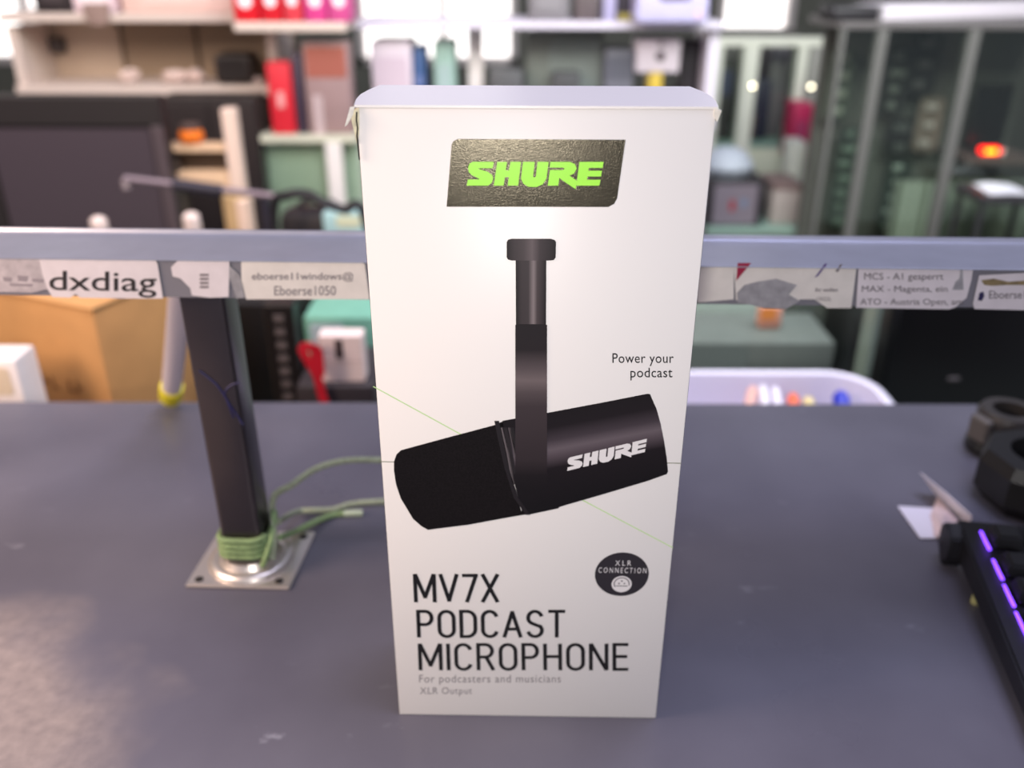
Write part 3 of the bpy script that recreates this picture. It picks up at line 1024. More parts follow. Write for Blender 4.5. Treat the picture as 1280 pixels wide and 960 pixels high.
MB().box(-0.027, -0.02, -0.008, 0.008, 0.012, 0.03, 0.002).build('jaw', mat('clamp_pale', (96, 90, 86), 0.5), hk)
tag(MB().lathe([(0.002, 0.033), (0.003, 0.0345), (0.001, 0.0365)], 12, (0.014, -0.004, 0)).build('brass_stud', mat('brass', (236, 190, 150), 0.25, metal=0.8), hk, smooth=True), 'shiny brass stud')

# ================================================================== FOLDED PAPER TAG
tg = thing('paper_tag', 'small folded white paper tag lying open between carton and keyboard', 'paper tag', (0.262, 0.158, 0))
tl = lambda p: Vector(p) - Vector((0.262, 0.158, 0))
A, B = UZ(1122, 633, 0.0008), UZ(1188, 637, 0.0008)
Cc, D = UZ(1184, 673, 0.0008), UZ(1150, 673, 0.0008)
pw = mat('tag_paper', (222, 218, 230), 0.55)
MB().sheet([[tl(A), tl(A.lerp(B, .5)), tl(B)], [tl(A.lerp(D, .5)), tl(A.lerp(B, .5).lerp(D.lerp(Cc, .5), .5) + Vector((0, 0, 0.0006))), tl(B.lerp(Cc, .5))], [tl(D), tl(D.lerp(Cc, .5)), tl(Cc)]], 0.0004).build('lower_leaf', pw, tg)
lo_ = [UZ(1168, 617, 0.0008), UZ(1190, 641, 0.0008), UZ(1212, 664, 0.0008)]
hi_ = [UY(a, c, p.y + 0.001) for (a, c), p in zip(((1150, 591), (1182, 616), (1214, 645)), lo_)]
MB().sheet([[tl(p) for p in lo_], [tl(p.lerp(q, .5)) for p, q in zip(lo_, hi_)], [tl(q) for q in hi_]], 0.0004).build('raised_leaf', pw, tg)
MB().sheet([[tl(UZ(1172, 622, 0.003)), tl(UZ(1186, 638, 0.005)), tl(UZ(1199, 652, 0.003))], [tl(UZ(1163, 644, 0.0018)), tl(UZ(1176, 653, 0.005)), tl(UZ(1190, 661, 0.0025))], [tl(UZ(1168, 670, 0.0018)), tl(UZ(1176, 671, 0.003)), tl(UZ(1185, 671, 0.0018))]], 0.0004).build('creased_fold', mat('pink_paper', (208, 186, 184), 0.7, noise=0.15, scale=300), tg)
# ================================================================== helpers for the goods around
def shaped_carton(name, label, cat, x0, x1, y0, depth, z0, z1, color, group=None, rz=0.0, tape_c=None, print_c=None, print_rect=(0.2, 0.8, 0.3, 0.7), rough=0.5, bev=0.004, lid_c=None):
    cx = (x0 + x1) / 2
    t = thing(name, label, cat, (cx, y0, z0), rz, group)
    wd, hg = (x1 - x0) / 2, z1 - z0
    key = '%d_%d_%d' % color
    MB().box(-wd, wd, 0, depth, 0, hg, min(bev, wd * 0.3, depth * 0.3, hg * 0.3), 2).build('body', mat('board_' + key, color, rough, noise=0.06, scale=40), t, smooth=True)
    if lid_c:
        MB().box(-wd - 0.0015, wd + 0.0015, -0.0015, depth + 0.0015, hg - hg * 0.12, hg + 0.001, 0.001).build('lid', mat('board_%d_%d_%d' % lid_c, lid_c, rough), t)
    if tape_c:
        MB().box(-wd * 0.14, wd * 0.14, -0.0006, depth + 0.0006, hg * 0.7, hg + 0.0006).build('tape', mat('tape_%d_%d_%d' % tape_c, tape_c, 0.3), t)
    if print_c:
        a, b_, c_, d_ = print_rect
        flat('print_panel', rounded(-wd + 2 * wd * a, -wd + 2 * wd * b_, hg * c_, hg * d_, min(wd, hg) * 0.1), -0.0008, mat('print_%d_%d_%d' % print_c, print_c, 0.5), t, 0.0006)
    return t


def px_carton(name, label, cat, px0, px1, pyt, Y, depth, zb, color, **kw):
    """goods seen between photo columns px0..px1 with their top at pyt, standing at distance Y on height zb"""
    pm_ = UY(px0, pyt, Y)
    return shaped_carton(name, label, cat, pm_.x, UY(px1, pyt, Y).x, Y, depth, zb, pm_.z, color, **kw)


# ================================================================== ON THE BENCH (below the rail)
# cardboard box, lower left
cbx = thing('cardboard_box', 'large brown cardboard box with faint stencilled marks behind the counter at left', 'box', (UY(126, 440, 0.41).x, 0.41, BZ), -0.42)
kraft = mat('kraft_card', (196, 146, 92), 0.75, noise=0.08, scale=25)
MB().box(-0.165, 0, 0, 0.17, 0, 0.243, 0.003).build('body', kraft, cbx, smooth=True)
MB().box(-0.166, 0.001, -0.001, 0.088, 0.242, 0.2455, 0.001).build('flap', kraft, cbx)
MB().box(-0.166, 0.001, 0.090, 0.171, 0.242, 0.2452, 0.001).build('flap', kraft, cbx)
st = MB()
random.seed(3)
for k in range(9):
    if k == 6:
        continue
    x = -0.125 + k * 0.0105
    zz = 0.153 + k * 0.0003
    st.prism([(x, zz), (x + 0.002, zz), (x + 0.002, zz + 0.012), (x, zz + 0.012)], 'y', -0.0006, 0.0)
    if k % 2 == 0:
        st.prism([(x, zz + 0.005), (x + 0.007, zz + 0.005), (x + 0.007, zz + 0.007), (x, zz + 0.007)], 'y', -0.0006, 0.0)
    else:
        st.prism([(x, zz), (x + 0.007, zz), (x + 0.007, zz + 0.002), (x, zz + 0.002)], 'y', -0.0006, 0.0)
st.build('stencil_marks', mat('stencil_brown', (128, 84, 48), 0.8), cbx)
px_carton('white_carton', 'white box edge beside the brown cardboard box at far left', 'box', -90, 18, 450, 0.352, 0.035, BZ, (236, 228, 224), print_c=(220, 204, 180), print_rect=(0.1, 0.9, 0.86, 0.97))
# white tube with yellow end leaning on the rail
tb = thing('marker_tube', 'slim white tube with a yellow end cap leaning behind the metal leg', 'tube', (UY(212, 490, 0.312).x, 0.312, 0))
tp0 = Vector((0, 0, 0.0088))
tp1 = UY(226, 366, 0.205) - tb.location
dv = (tp1 - tp0)
MB().tube([tp0 + dv * 0.13, tp0 + dv * 1.05], 0.0073, 16).build('barrel', mat('white_tube', (222, 208, 212), 0.35), tb, smooth=True)
tag(MB().tube([tp0, tp0 + dv * 0.02, tp0 + dv * 0.13], [0.0078, 0.0088, 0.0088], 16).build('end_cap', mat('yellow_cap', (236, 222, 16), 0.45), tb, smooth=True), 'bright yellow end cap')
# small black box behind the tube
shaped_carton('storage_box', 'black box in the gap between cardboard box and metal leg', 'box', -0.40, -0.24, 0.62, 0.12, BZ, -0.03, (26, 22, 22))
# black slotted upright
up = thing('slotted_upright', 'black slotted upright bar standing on the bench right of the metal leg', 'upright', (-0.2275, 0.50, BZ))
MB().box(-0.0145, 0.0145, 0, 0.02, 0.004, 0.215, 0.002).build('bar', mat('upright_black', (26, 22, 22), 0.4), up)
sm = MB()
for k in range(14):
    sm.box(-0.005, 0.005, -0.0008, 0.0004, 0.012 + k * 0.0142, 0.020 + k * 0.0142, 0.0003)
sm.build('slots', mat('slot_grey', (92, 84, 84), 0.5), up)
MB().box(-0.022, 0.022, -0.012, 0.032, 0, 0.006, 0.001).build('foot', mat('upright_black', (26, 22, 22)), up)
# number card on a dark box
NY = 0.48
nb0, nb1 = UY(403, 477, NY), UY(452, 420, NY)
nz_ = nb0.z
dk = shaped_carton('storage_box', 'dark grey box under the numbered white card', 'box', UY(372, 480, NY).x, UY(470, 480, NY).x, NY - 0.01, 0.10, BZ, nz_, (50, 44, 48))
nc = thing('number_card', 'white card block printed with the numeral 1 on the dark box', 'card', ((nb0.x + nb1.x) / 2, NY, nz_), 0.0)
nw, nh = (nb1.x - nb0.x) / 2, nb1.z - nz_
MB().box(-nw, nw, 0, 0.02, 0, nh, 0.001).build('block', mat('card_white', (226, 208, 206), 0.6), nc)
MB().box(-nw - 0.0002, nw + 0.0002, -0.0005, 0.0, nh * 0.45, nh * 0.47).build('shade_line', mat('card_shade_line', (188, 168, 168), 0.7), nc)  # shadow line across the card, put in as a darker coloured strip
text_obj('1', (-nw * 0.26, nw * 0.10, nh * 0.52, nh * 0.92), -0.0007, mat('card_ink', (60, 46, 48), 0.6), nc, bold=0.03)
# red ribbon
rbo = UY(386, 477, NY - 0.014)
rb = thing('red_ribbon', 'crumpled red ribbon hanging beside the numbered white card', 'ribbon', (rbo.x, NY - 0.0125, rbo.z))
rpx = [(395, 428), (382, 430), (379, 440), (388, 456), (397, 472), (402, 492), (406, 504)]
rp_ = curve_pts([UY(a, c, NY - 0.014 - 0.001 * k) - rb.location for k, (a, c) in enumerate(rpx)])
MB().sheet([[(p.x - 0.0045, p.y, p.z), (p.x + 0.0045, p.y - 0.001, p.z + 0.001)] for p in rp_], 0.0006).build('tail', mat('red_satin', (186, 24, 44), 0.45), rb)
rpx = [(398, 468), (397, 452), (394, 434), (386, 428), (380, 436)]
MB().sheet([[(p.x - 0.006, p.y, p.z), (p.x + 0.006, p.y - 0.001, p.z - 0.002)] for p in curve_pts([UY(a, c, NY - 0.021) - rb.location for a, c in rpx])], 0.0006).build('loop', mat('red_satin', (186, 24, 44)), rb)
# teal box and beige box behind
px_carton('teal_carton', 'teal green carton behind the numbered white card', 'box', 378, 470, 396, 0.61, 0.10, BZ, (108, 160, 142), print_c=(176, 196, 204), print_rect=(0.08, 0.55, 0.62, 0.95))
px_carton('beige_carton', 'beige carton behind the teal carton', 'box', 340, 470, 352, 0.74, 0.10, BZ, (158, 132, 118), tape_c=(140, 112, 98))
# tray
tr0, tr1, trc = UZ(870, 462, -0.075), UZ(1040, 466, -0.075), UZ(1095, 503, -0.075)
TRX0, TRX1, TRY0, TRY1 = 0.02, 0.372, 0.385, 0.545
tray = thing('pen_tray', 'white plastic tray with rounded corners holding pens behind the counter', 'tray', ((TRX0 + TRX1) / 2, (TRY0 + TRY1) / 2, BZ))
hw_, hd_ = (TRX1 - TRX0) / 2, (TRY1 - TRY0) / 2
tm = MB()
TH_ = 0.125


def rr2(w_, d_, r):
    return rounded(-w_, w_, -d_, d_, r, 6)


prof = [(-0.018, 0.0), (-0.002, TH_ - 0.012), (0.004, TH_ - 0.010), (0.005, TH_ - 0.002), (0.001, TH_), (-0.004, TH_ - 0.002), (-0.006, TH_ - 0.012), (-0.020, 0.004)]
rings = []
for off, z in prof:
    rings.append([tm.bm.verts.new((x, y, z)) for x, y in rr2(hw_ + off, hd_ + off, 0.045 + off)])
for i in range(len(rings) - 1):
    for k in range(len(rings[0])):
        kk = (k + 1) % len(rings[0])
        tm.bm.faces.new((rings[i][k], rings[i][kk], rings[i + 1][kk], rings[i + 1][k]))
tm.bm.faces.new(rings[0])
tm.bm.faces.new(rings[-1])
tm.build('tray_body', mat('tray_white', (218, 214, 232), 0.4), tray, smooth=True)
ty = (TRY0 + TRY1) / 2


def pen_thing(name, label, cat, p0, p1, r, col, tip=None, group=None):
    p0, p1 = Vector(p0), Vector(p1)
    t = thing(name, label, cat, p0, 0, group)
    d = p1 - p0
    MB().tube([Vector((0, 0, 0)), d * 0.72], r, 12).build('barrel', mat('pen_%d_%d_%d' % col, col, 0.4), t, smooth=True)
    MB().tube([d * 0.72, d * 0.97, d], [r * 1.1, r * 1.05, r * 0.6], 12).build('cap', mat('pen_%d_%d_%d' % (tip or col), tip or col, 0.4), t, smooth=True)
    return t


PG = 'pens standing in the tray'
zb = BZ + 0.006
pen_thing('pen', 'pen with a salmon cap, leftmost in the tray', 'pen', (0.20, 0.400, zb + .002), UY(942, 484, 0.525), 0.0055, (206, 190, 200), (220, 170, 158), PG)
pen_thing('pen', 'white pen next to the salmon capped pen in the tray', 'pen', (0.265, 0.400, zb + .002), UY(953, 482, 0.527), 0.0045, (232, 228, 238), None, PG)
pen_thing('pen', 'white pen beside the orange marker in the tray', 'pen', (0.285, 0.400, zb + .002), UY(968, 484, 0.526), 0.0045, (226, 222, 236), None, PG)
pen_thing('marker', 'orange capped marker in the middle of the tray', 'marker', (0.282, 0.395, zb + .002), UY(991, 493, 0.52), 0.006, (224, 210, 212), (232, 104, 66), PG)
pen_thing('pen', 'cream yellow pen beside the orange marker in the tray', 'pen', (0.296, 0.395, zb + .002), UY(1010, 497, 0.52), 0.006, (226, 214, 190), (214, 196, 140), PG)
pen_thing('marker', 'blue capped marker nearest the rounded tray corner', 'marker', (0.338, 0.400, zb + .002), UY(1050, 490, 0.515), 0.008, (206, 206, 222), (30, 44, 176), PG)

px_carton('sage_carton', 'low sage green box standing behind the white pen tray', 'box', 846, 1046, 428, 0.66, 0.10, BZ, (94, 102, 96), print_c=(108, 120, 114), print_rect=(0.0, 0.45, 0.3, 0.98))
px_carton('mint_carton', 'pale mint box behind the sage green box next to the carton', 'box', 800, 952, 372, 0.80, 0.08, BZ, (146, 162, 152), print_c=(172, 184, 178), print_rect=(0.02, 0.98, 0.62, 0.74))
orp = UY(965, 432, 0.70)
op = px_carton('orange_packet', 'small orange and pink packet standing on the sage green box', 'packet', 952, 980, 384, 0.70, 0.02, UY(946, 428, 0.66).z, (206, 150, 130), print_c=(222, 140, 70), print_rect=(0.0, 0.7, 0.45, 1.0))
px_carton('dark_green_carton', 'dark grey green box right of the orange packet behind the tray', 'box', 1000, 1066, 366, 0.80, 0.08, BZ, (72, 82, 76), print_c=(92, 102, 94), print_rect=(0.3, 0.7, 0.3, 0.9))
gp0, gp1 = UY(1086, 440, 0.57).x, UY(1097, 440, 0.57).x
gpl = thing('glass_plate', 'upright pale green glass plate edge left of the black computer case', 'glass plate', (gp0, 0.57, BZ))
MB().box(0, 0.006, 0, 0.03, 0, 0.205).build('plate', mat('glass_edge_green', (120, 136, 126), 0.25), gpl)
MB().box(-0.004, 0.010, 0.004, 0.026, 0, 0.012).build('plate_foot', mat('plate_foot_grey', (92, 98, 94), 0.5), gpl)
# black computer case right
pcx0 = UY(1102, 460, 0.60).x
pc = thing('computer_case', 'glossy black computer case standing on the bench at right', 'computer', (pcx0, 0.60, BZ))
ptop = UY(1115, 384, 0.60).z + 0.012
hg = ptop - BZ
gb = mat('piano_black', (24, 23, 25), 0.3)
MB().box(0, 0.40, 0, 0.20, 0.008, hg, 0.005, 3).build('shell', gb, pc, smooth=True)
MB().box(0.006, 0.394, -0.004, 0.001, 0.016, hg - 0.008, 0.002).build('front_panel', gb, pc)
MB().box(0.075, 0.088, -0.0052, -0.003, hg - 0.098, hg - 0.094, 0.0006).build('status_mark', mat('grey_mark', (110, 104, 106), 0.5), pc)
for x in (0.03, 0.37):
    for y in (0.03, 0.17):
        MB().lathe([(0.012, 0), (0.012, 0.009)], 14, (x, y, 0)).build('foot', gb, pc)

# ================================================================== BEYOND THE BENCH
# white gondola with two shelves
GY, GD = 1.45, 0.42
BAY = 0.15
gx0, gx1 = UY(8, 70, GY).x, UY(905, 30, GY).x
gond = thing('display_shelving', 'long white shelving with goods, running behind the bench', 'shelving', (0, GY, FLOOR))
wht = mat('white_melamine', (206, 188, 178), 0.45)
US0, US1 = UY(225, 28, GY).z, UY(225, 17, GY).z            # upper shelf, front edge
LS0, LS1 = UY(120, 120, GY).z, UY(120, 108, GY).z
LS1b = 0.0600
o_ = -FLOOR
MB().box(gx0, -0.455, 0, BAY, US0 + o_, US1 + o_, 0.002).build('shelf', wht, gond)
MB().box(-0.485, -0.29, -0.10, 0.06, US0 + o_ - 0.008, US1 + o_ - 0.008, 0.002).build('shelf', wht, gond)
lil = mat('lilac_shelf', (206, 198, 212), 0.45)
MB().box(-0.29, gx1, 0, 0.18, US0 + o_ - 0.010, US1 + o_ - 0.012, 0.002).build('shelf', lil, gond)
MB().box(gx0, -0.455, 0.005, BAY, LS0 + o_, LS1 + o_, 0.002).build('shelf', wht, gond)
LZ2 = 0.035
MB().box(-0.285, gx1, 0.0, 0.22, LZ2 + o_ - 0.016, LZ2 + o_, 0.002).build('shelf', lil, gond)
beige = mat('beige_back_panel', (190, 168, 148), 0.6, noise=0.04, scale=6)
beige2 = mat('brown_back_panel', (150, 128, 106), 0.6, noise=0.04, scale=6)
seams = [gx0, UY(153, 60, GY + BAY).x, UY(247, 60, GY + BAY).x, -0.44]
for i, mm_ in enumerate((beige, beige2, beige2)):
    MB().box(seams[i] + 0.004, seams[i + 1] - 0.004, BAY, BAY + 0.012, 0.2, US1 + o_ + 0.30).build('back_panel', mm_, gond)
MB().box(seams[0], -0.44, BAY + 0.012, BAY + 0.03, 0.1, US1 + o_ + 0.30).build('back_frame', mat('brown_frame', (84, 68, 58), 0.6), gond)
for x in (gx0, -0.462, gx1 - 0.02):
    MB().box(x, x + 0.018, 0.02, BAY, 0, US0 + o_ - 0.009).build('upright', wht if x < 0 else lil, gond)
pl0 = UY(575, 60, GY + 0.15)
MB().box(UY(586, 60, GY + .12).x, UY(604, 60, GY + .12).x, 0.09, 0.11, LZ2 + o_, US0 + o_ - 0.008).build('post', mat('white_frame', (222, 214, 212)), gond)
MB().box(gx0, gx1, 0.05, BAY, 0.0, 0.10).build('plinth', wht, gond)

# dark square device on the beige panel, shadowed notice below
sq = UY(75, 56, GY + BAY)
sd = thing('wall_socket', 'small dark square socket plate on the beige back panel', 'socket', (sq.x, GY + BAY - 0.001, sq.z))
MB().box(-0.014, 0.014, -0.02, 0, -0.014, 0.014, 0.003).build('plate', mat('socket_dark', (62, 54, 54), 0.5), sd)
MB().box(-0.010, 0.010, -0.022, -0.019, -0.010, 0.010, 0.002).build('cover', mat('socket_cover', (84, 76, 74), 0.5), sd)

zU = US1
# goods on the upper shelf, left to right
px_carton('black_carton', 'black box standing on the upper white shelf at left', 'box', 36, 84, -24, GY + 0.02, 0.11, zU, (34, 26, 28), print_c=(60, 50, 52))
px_carton('white_carton', 'pale pink white box beside the black box on the upper shelf', 'box', 86, 138, -20, GY + 0.015, 0.11, zU, (226, 202, 208), print_c=(236, 220, 222))
px_carton('cream_carton', 'wide cream pink box on the upper shelf left of the red boxes', 'box', 146, 288, -30, GY + 0.02, 0.11, zU, (214, 182, 172), print_c=(220, 192, 184))
cl = UY(122, 20, GY - 0.004)
clth = thing('price_holder', 'grey brown cloth tag hanging over the upper shelf edge', 'tag', (cl.x, GY - 0.0015, US0 - 0.004))
MB().sheet([[(-0.026, -0.004, 0.033), (0.0, -0.006, 0.034), (0.026, -0.004, 0.033)], [(-0.022, -0.003, 0.015), (0.0, -0.006, 0.014), (0.022, -0.003, 0.015)], [(-0.015, -0.003, 0.0), (0.0, -0.005, -0.001), (0.016, -0.003, 0.001)]], 0.002).build('cloth', mat('grey_brown_cloth', (142, 118, 110), 0.8), clth)
MB().box(-0.02, 0.02, -0.006, 0.012, 0.030, 0.036, 0.001).build('clip', mat('grey_brown_clip', (150, 128, 120), 0.5), clth)
# red and magenta product boxes with white dots
RBY = GY - 0.09
rspec = [(291, 323, (196, 22, 36), 'red box with white dots, leftmost of the red row on the shelf'),
         (325, 352, (190, 26, 40), 'red box with white dots, second of the red row on the shelf'),
         (354, 377, (200, 60, 72), 'lighter red box with white dots, between red and magenta boxes'),
         (380, 408, (196, 62, 128), 'magenta box with white dots beside the lighter red box'),
         (410, 438, (190, 74, 132), 'magenta box with white dots, rightmost of the bright row')]
for i, (a, c, colr, lb_) in enumerate(rspec):
    zs = US1 - 0.008
    p0, p1 = UY(a, 10, RBY), UY(c, 10, RBY)
    t = shaped_carton('product_box', lb_, 'box', p0.x, p1.x, RBY, 0.085, zs, zs + 0.085, colr, group='red and magenta boxes on the shelf', rough=0.35)
    dd = (p1.x - p0.x)
    zd = UY((a + c) / 2, 1, RBY).z - zs
    flat('white_dot', circ(0, zd, dd * 0.27, 18), -0.0009, mat('dot_white', (240, 218, 224), 0.5), t, 0.0007)

# goods on the lower left shelf
sp_ = px_carton('speaker', 'dark brown rounded speaker on the lower white shelf', 'speaker', 264, 312, 68, GY + 0.03, 0.08, LS1, (40, 30, 28), bev=0.014)
flat('grille', rounded(-0.026, 0.026, 0.008, 0.048, 0.008), -0.0012, mat('grille_dark', (30, 22, 22), 0.7), sp_, 0.001)
MB().lathe([(0.006, 0), (0.008, 0.004), (0.004, 0.012)], 14, (0.040, 0.02, 0.0)).build('knob', mat('pale_knob', (206, 184, 180), 0.4), sp_, smooth=True)
random.seed(11)
for i, (px, lb_) in enumerate(((166, 'crumpled white paper wad near the middle of the lower white shelf'), (221, 'crumpled pale paper wad left of the dark speaker'), (246, 'crumpled pale paper wad touching the dark speaker'))):
    p = UY(px, 112, GY + 0.06)
    t = thing('paper_wad', lb_, 'paper', (p.x, GY + 0.06, LS1), random.random() * 3, 'paper wads on the lower shelf')
    bm_ = MB()
    bmesh.ops.create_icosphere(bm_.bm, subdivisions=3, radius=0.016)
    for v_ in bm_.bm.verts:
        q = v_.co.normalized()
        v_.co *= 1 + 0.25 * math.sin(7 * q.x + 5 * q.y + i) * math.cos(6 * q.z + 3 * i) + random.uniform(-0.05, 0.05)
        v_.co.z *= 0.7
        v_.co.x *= 1.5
    mn = min(v_.co.z for v_ in bm_.bm.verts)
    for v_ in bm_.bm.verts:
        v_.co.z -= mn
    bm_.build('wad', mat('wad_paper', (214, 190, 180), 0.7), t)

# black monitor on the bench, left
MY = 1.10
ml, mr, mt_, mb_ = UY(-30, 200, MY).x, UY(211, 200, MY).x, UY(100, 120, MY).z, UY(100, 300, MY).z
mon = thing('monitor', 'large black monitor with dark screen on the bench at left', 'monitor', ((ml + mr) / 2, MY, BZ))
mw_, b0, b1 = (mr - ml) / 2, mb_ - BZ - 0.02, mt_ - BZ
mf = mat('monitor_black', (34, 28, 28), 0.5)
MB().box(-mw_, mw_, 0.002, 0.03, b0, b1, 0.004).build('housing', mf, mon)
MB().box(-mw_ + 0.03, mw_ - 0.022, -0.0005, 0.003, b0 + 0.012, b1 - 0.048).build('screen', mat('screen_grey', (66, 56, 62), 0.3), mon)
MB().box(-mw_, mw_, -0.004, 0.003, b1 - 0.044, b1, 0.002).build('top_bezel', mf, mon)
MB().box(-mw_, -mw_ + 0.028, -0.004, 0.003, b0, b1 - 0.044, 0.002).build('side_bezel', mf, mon)
MB().box(mw_ - 0.02, mw_, -0.004, 0.003, b0, b1 - 0.044, 0.002).build('side_bezel', mat('bezel_grey', (74, 62, 66), 0.5), mon)
MB().box(-0.03, 0.03, 0.03, 0.05, 0.008, b0 + 0.1, 0.004).build('stand', mf, mon)
MB().box(-0.1, 0.1, -0.03, 0.13, 0, 0.009, 0.003).build('stand_foot', mf, mon)

# dark cabinet behind the wooden rack, standing on the floor
dcx0, dcx1 = UY(213, 200, 1.38).x, UY(330, 200, 1.38).x
dct = UY(280, 121, 1.38).z
dc = thing('dark_cabinet', 'tall near black cabinet behind the small wooden rack', 'cabinet', ((dcx0 + dcx1) / 2, 1.37, FLOOR))
dw = (dcx1 - dcx0) / 2
MB().box(-dw, dw, 0, 0.075, 0, dct - FLOOR, 0.003).build('body', mat('cabinet_black', (36, 28, 28), 0.5), dc)
MB().box(-dw + 0.006, -0.002, -0.004, 0, 0.05, dct - FLOOR - 0.01, 0.001).build('door', mat('cabinet_door', (44, 36, 36), 0.45), dc)
MB().box(0.002, dw - 0.006, -0.004, 0, 0.05, dct - FLOOR - 0.01, 0.001).build('door', mat('cabinet_door', (44, 36, 36)), dc)
# wooden rack on the bench
WY = 1.125
wk = thing('wooden_rack', 'small pale wooden rack with two shelves beside the black monitor', 'rack', (UY(256, 240, WY).x, WY, BZ))
wx = wk.location.x
pale = mat('pale_wood', (212, 178, 146), 0.55, noise=0.08, scale=30)
pale2 = mat('pale_post', (216, 190, 176), 0.5)
x_l, x_r0, x_r1 = UY(214, 220, WY).x - wx, UY(287, 220, WY).x - wx, UY(304, 220, WY).x - wx
ztop = UY(293, 136, WY).z - BZ
MB().box(x_r0, x_r1, -0.004, 0.02, 0, ztop, 0.002).build('post', pale2, wk)
MB().box(x_l, x_l + 0.012, 0.0, 0.036, 0, UY(250, 200, WY).z - BZ, 0.002).build('side_panel', mat('rack_dark_side', (70, 58, 52), 0.6), wk)
s1z0, s1z1 = UY(250, 190, WY).z - BZ, UY(250, 181, WY).z - BZ
s2z0, s2z1 = UY(250, 236, WY).z - BZ, UY(250, 216, WY).z - BZ
MB().box(x_l, x_r0 + 0.002, 0, 0.03, s1z0, s1z1, 0.001).build('shelf', pale, wk)
MB().box(x_l, x_r0 + 0.002, 0, 0.03, s2z0, s2z1, 0.001).build('shelf', pale, wk)
MB().box(x_l, x_r0, 0.03, 0.036, s2z1, s1z0).build('back_panel', mat('rack_back', (88, 74, 62), 0.7), wk)
ob = thing('orange_bowl', 'orange rounded jar on the upper rack shelf', 'jar', (UY(237, 178, WY).x, WY + 0.012, BZ + s1z1))
MB().lathe([(0.012, 0), (0.018, 0.005), (0.020, 0.012), (0.018, 0.020), (0.015, 0.022)], 24).build('jar_body', mat('orange_plastic', (222, 112, 30), 0.45), ob, smooth=True)
MB().lathe([(0.016, 0.022), (0.016, 0.029), (0.013, 0.031)], 24).build('jar_lid', mat('lid_dark', (74, 56, 52), 0.5), ob, smooth=True)
# tripod boom with cables
bm0, bm1 = UY(156, 223, 0.90), UY(348, 246, 0.90)
bs = thing('boom_stand', 'small boom stand with a grey horizontal arm in front of the rack', 'stand', (UY(330, 250, 0.90).x, 0.90, BZ))
of = Vector(bs.location)
gpm = mat('boom_grey', (128, 114, 124), 0.4, metal=0.4)
MB().tube([bm0 - of, bm1 - of], 0.0048, 12).build('arm', gpm, bs, smooth=True)
j = UY(232, 233, 0.90) - of
MB().tube([j + Vector((-0.016, 0, 0.003)), j + Vector((0.05, 0, -0.006))], 0.0085, 12).build('sleeve', mat('boom_dark', (40, 36, 50), 0.5), bs, smooth=True)
MB().tube([UY(330, 244, 0.90) - of, Vector((0, 0, 0.005))], 0.005, 12).build('pole', mat('boom_dark', (40, 36, 50)), bs, smooth=True)
MB().tube([bm0 - of + Vector((0, 0, -0.001)), bm0 - of + Vector((0, 0, -0.014))], 0.005, 12).build('end_clip', mat('clip_pale', (150, 136, 140), 0.5), bs, smooth=True)
MB().lathe([(0.055, 0), (0.055, 0.006), (0.012, 0.012)], 28).build('base', mat('boom_dark', (40, 36, 50)), bs, smooth=True)
# dark cable draped over the stand
cbp = [UY(342, 262, 0.86), UY(360, 244, 0.85), UY(385, 243, 0.85), UY(405, 254, 0.84), UY(430, 262, 0.84), UY(455, 268, 0.84)]
cbl = thing('black_cable', 'thick black cable draped from the boom stand towards the white carton', 'cable', (cbp[0].x, 0.86, BZ))
of = Vector(cbl.location)
pts = [Vector((0, 0, 0.006)), Vector((-0.004, 0, 0.09))] + [p - of for p in cbp] + [Vector((cbp[-1].x - of.x + 0.02, -0.02, 0.05)), Vector((cbp[-1].x - of.x + 0.03, -0.02, 0.006))]
MB().tube(curve_pts(pts), 0.0065, 10).build('sheath', mat('cable_black', (26, 24, 30), 0.5), cbl, smooth=True)
# dark gear beneath that cable
gbx = px_carton('gear_bag', 'dark padded gear bag on the bench below the black cable', 'bag', 345, 440, 266, 0.93, 0.06, BZ, (30, 25, 28), bev=0.02)
MB().tube(curve_pts([(-0.03, 0.03, UY(380, 266, 0.93).z - BZ - 0.004), (-0.02, 0.03, UY(380, 266, 0.93).z - BZ + 0.008), (0.02, 0.03, UY(380, 266, 0.93).z - BZ + 0.008), (0.03, 0.03, UY(380, 266, 0.93).z - BZ - 0.004)]), 0.004, 8).build('handle', mat('handle_dark', (36, 30, 34), 0.6), gbx, smooth=True)
px_carton('teal_carton', 'pale teal packet next to the white microphone carton just above the rail', 'packet', 402, 452, 266, 0.90, 0.03, BZ, (150, 182, 184), print_c=(200, 204, 176), print_rect=(0.35, 0.95, 0.9, 0.98))
# cardboard roll
rlp = UY(295, 243, 1.02)
cr = thing('cardboard_roll', 'upright beige cardboard roll in front of the rack', 'roll', (rlp.x, 1.02, BZ))
rh = rlp.z - BZ
MB().lathe([(0.021, 0), (0.021, rh), (0.015, rh), (0.015, 0.02)], 28).build('tube', mat('roll_card', (190, 158, 116), 0.7), cr, smooth=True)
MB().box(0.004, 0.022, -0.023, 0.01, 0.0, rh - 0.003, 0.003).build('paper_wrap', mat('roll_wrap', (220, 190, 172), 0.6), cr)
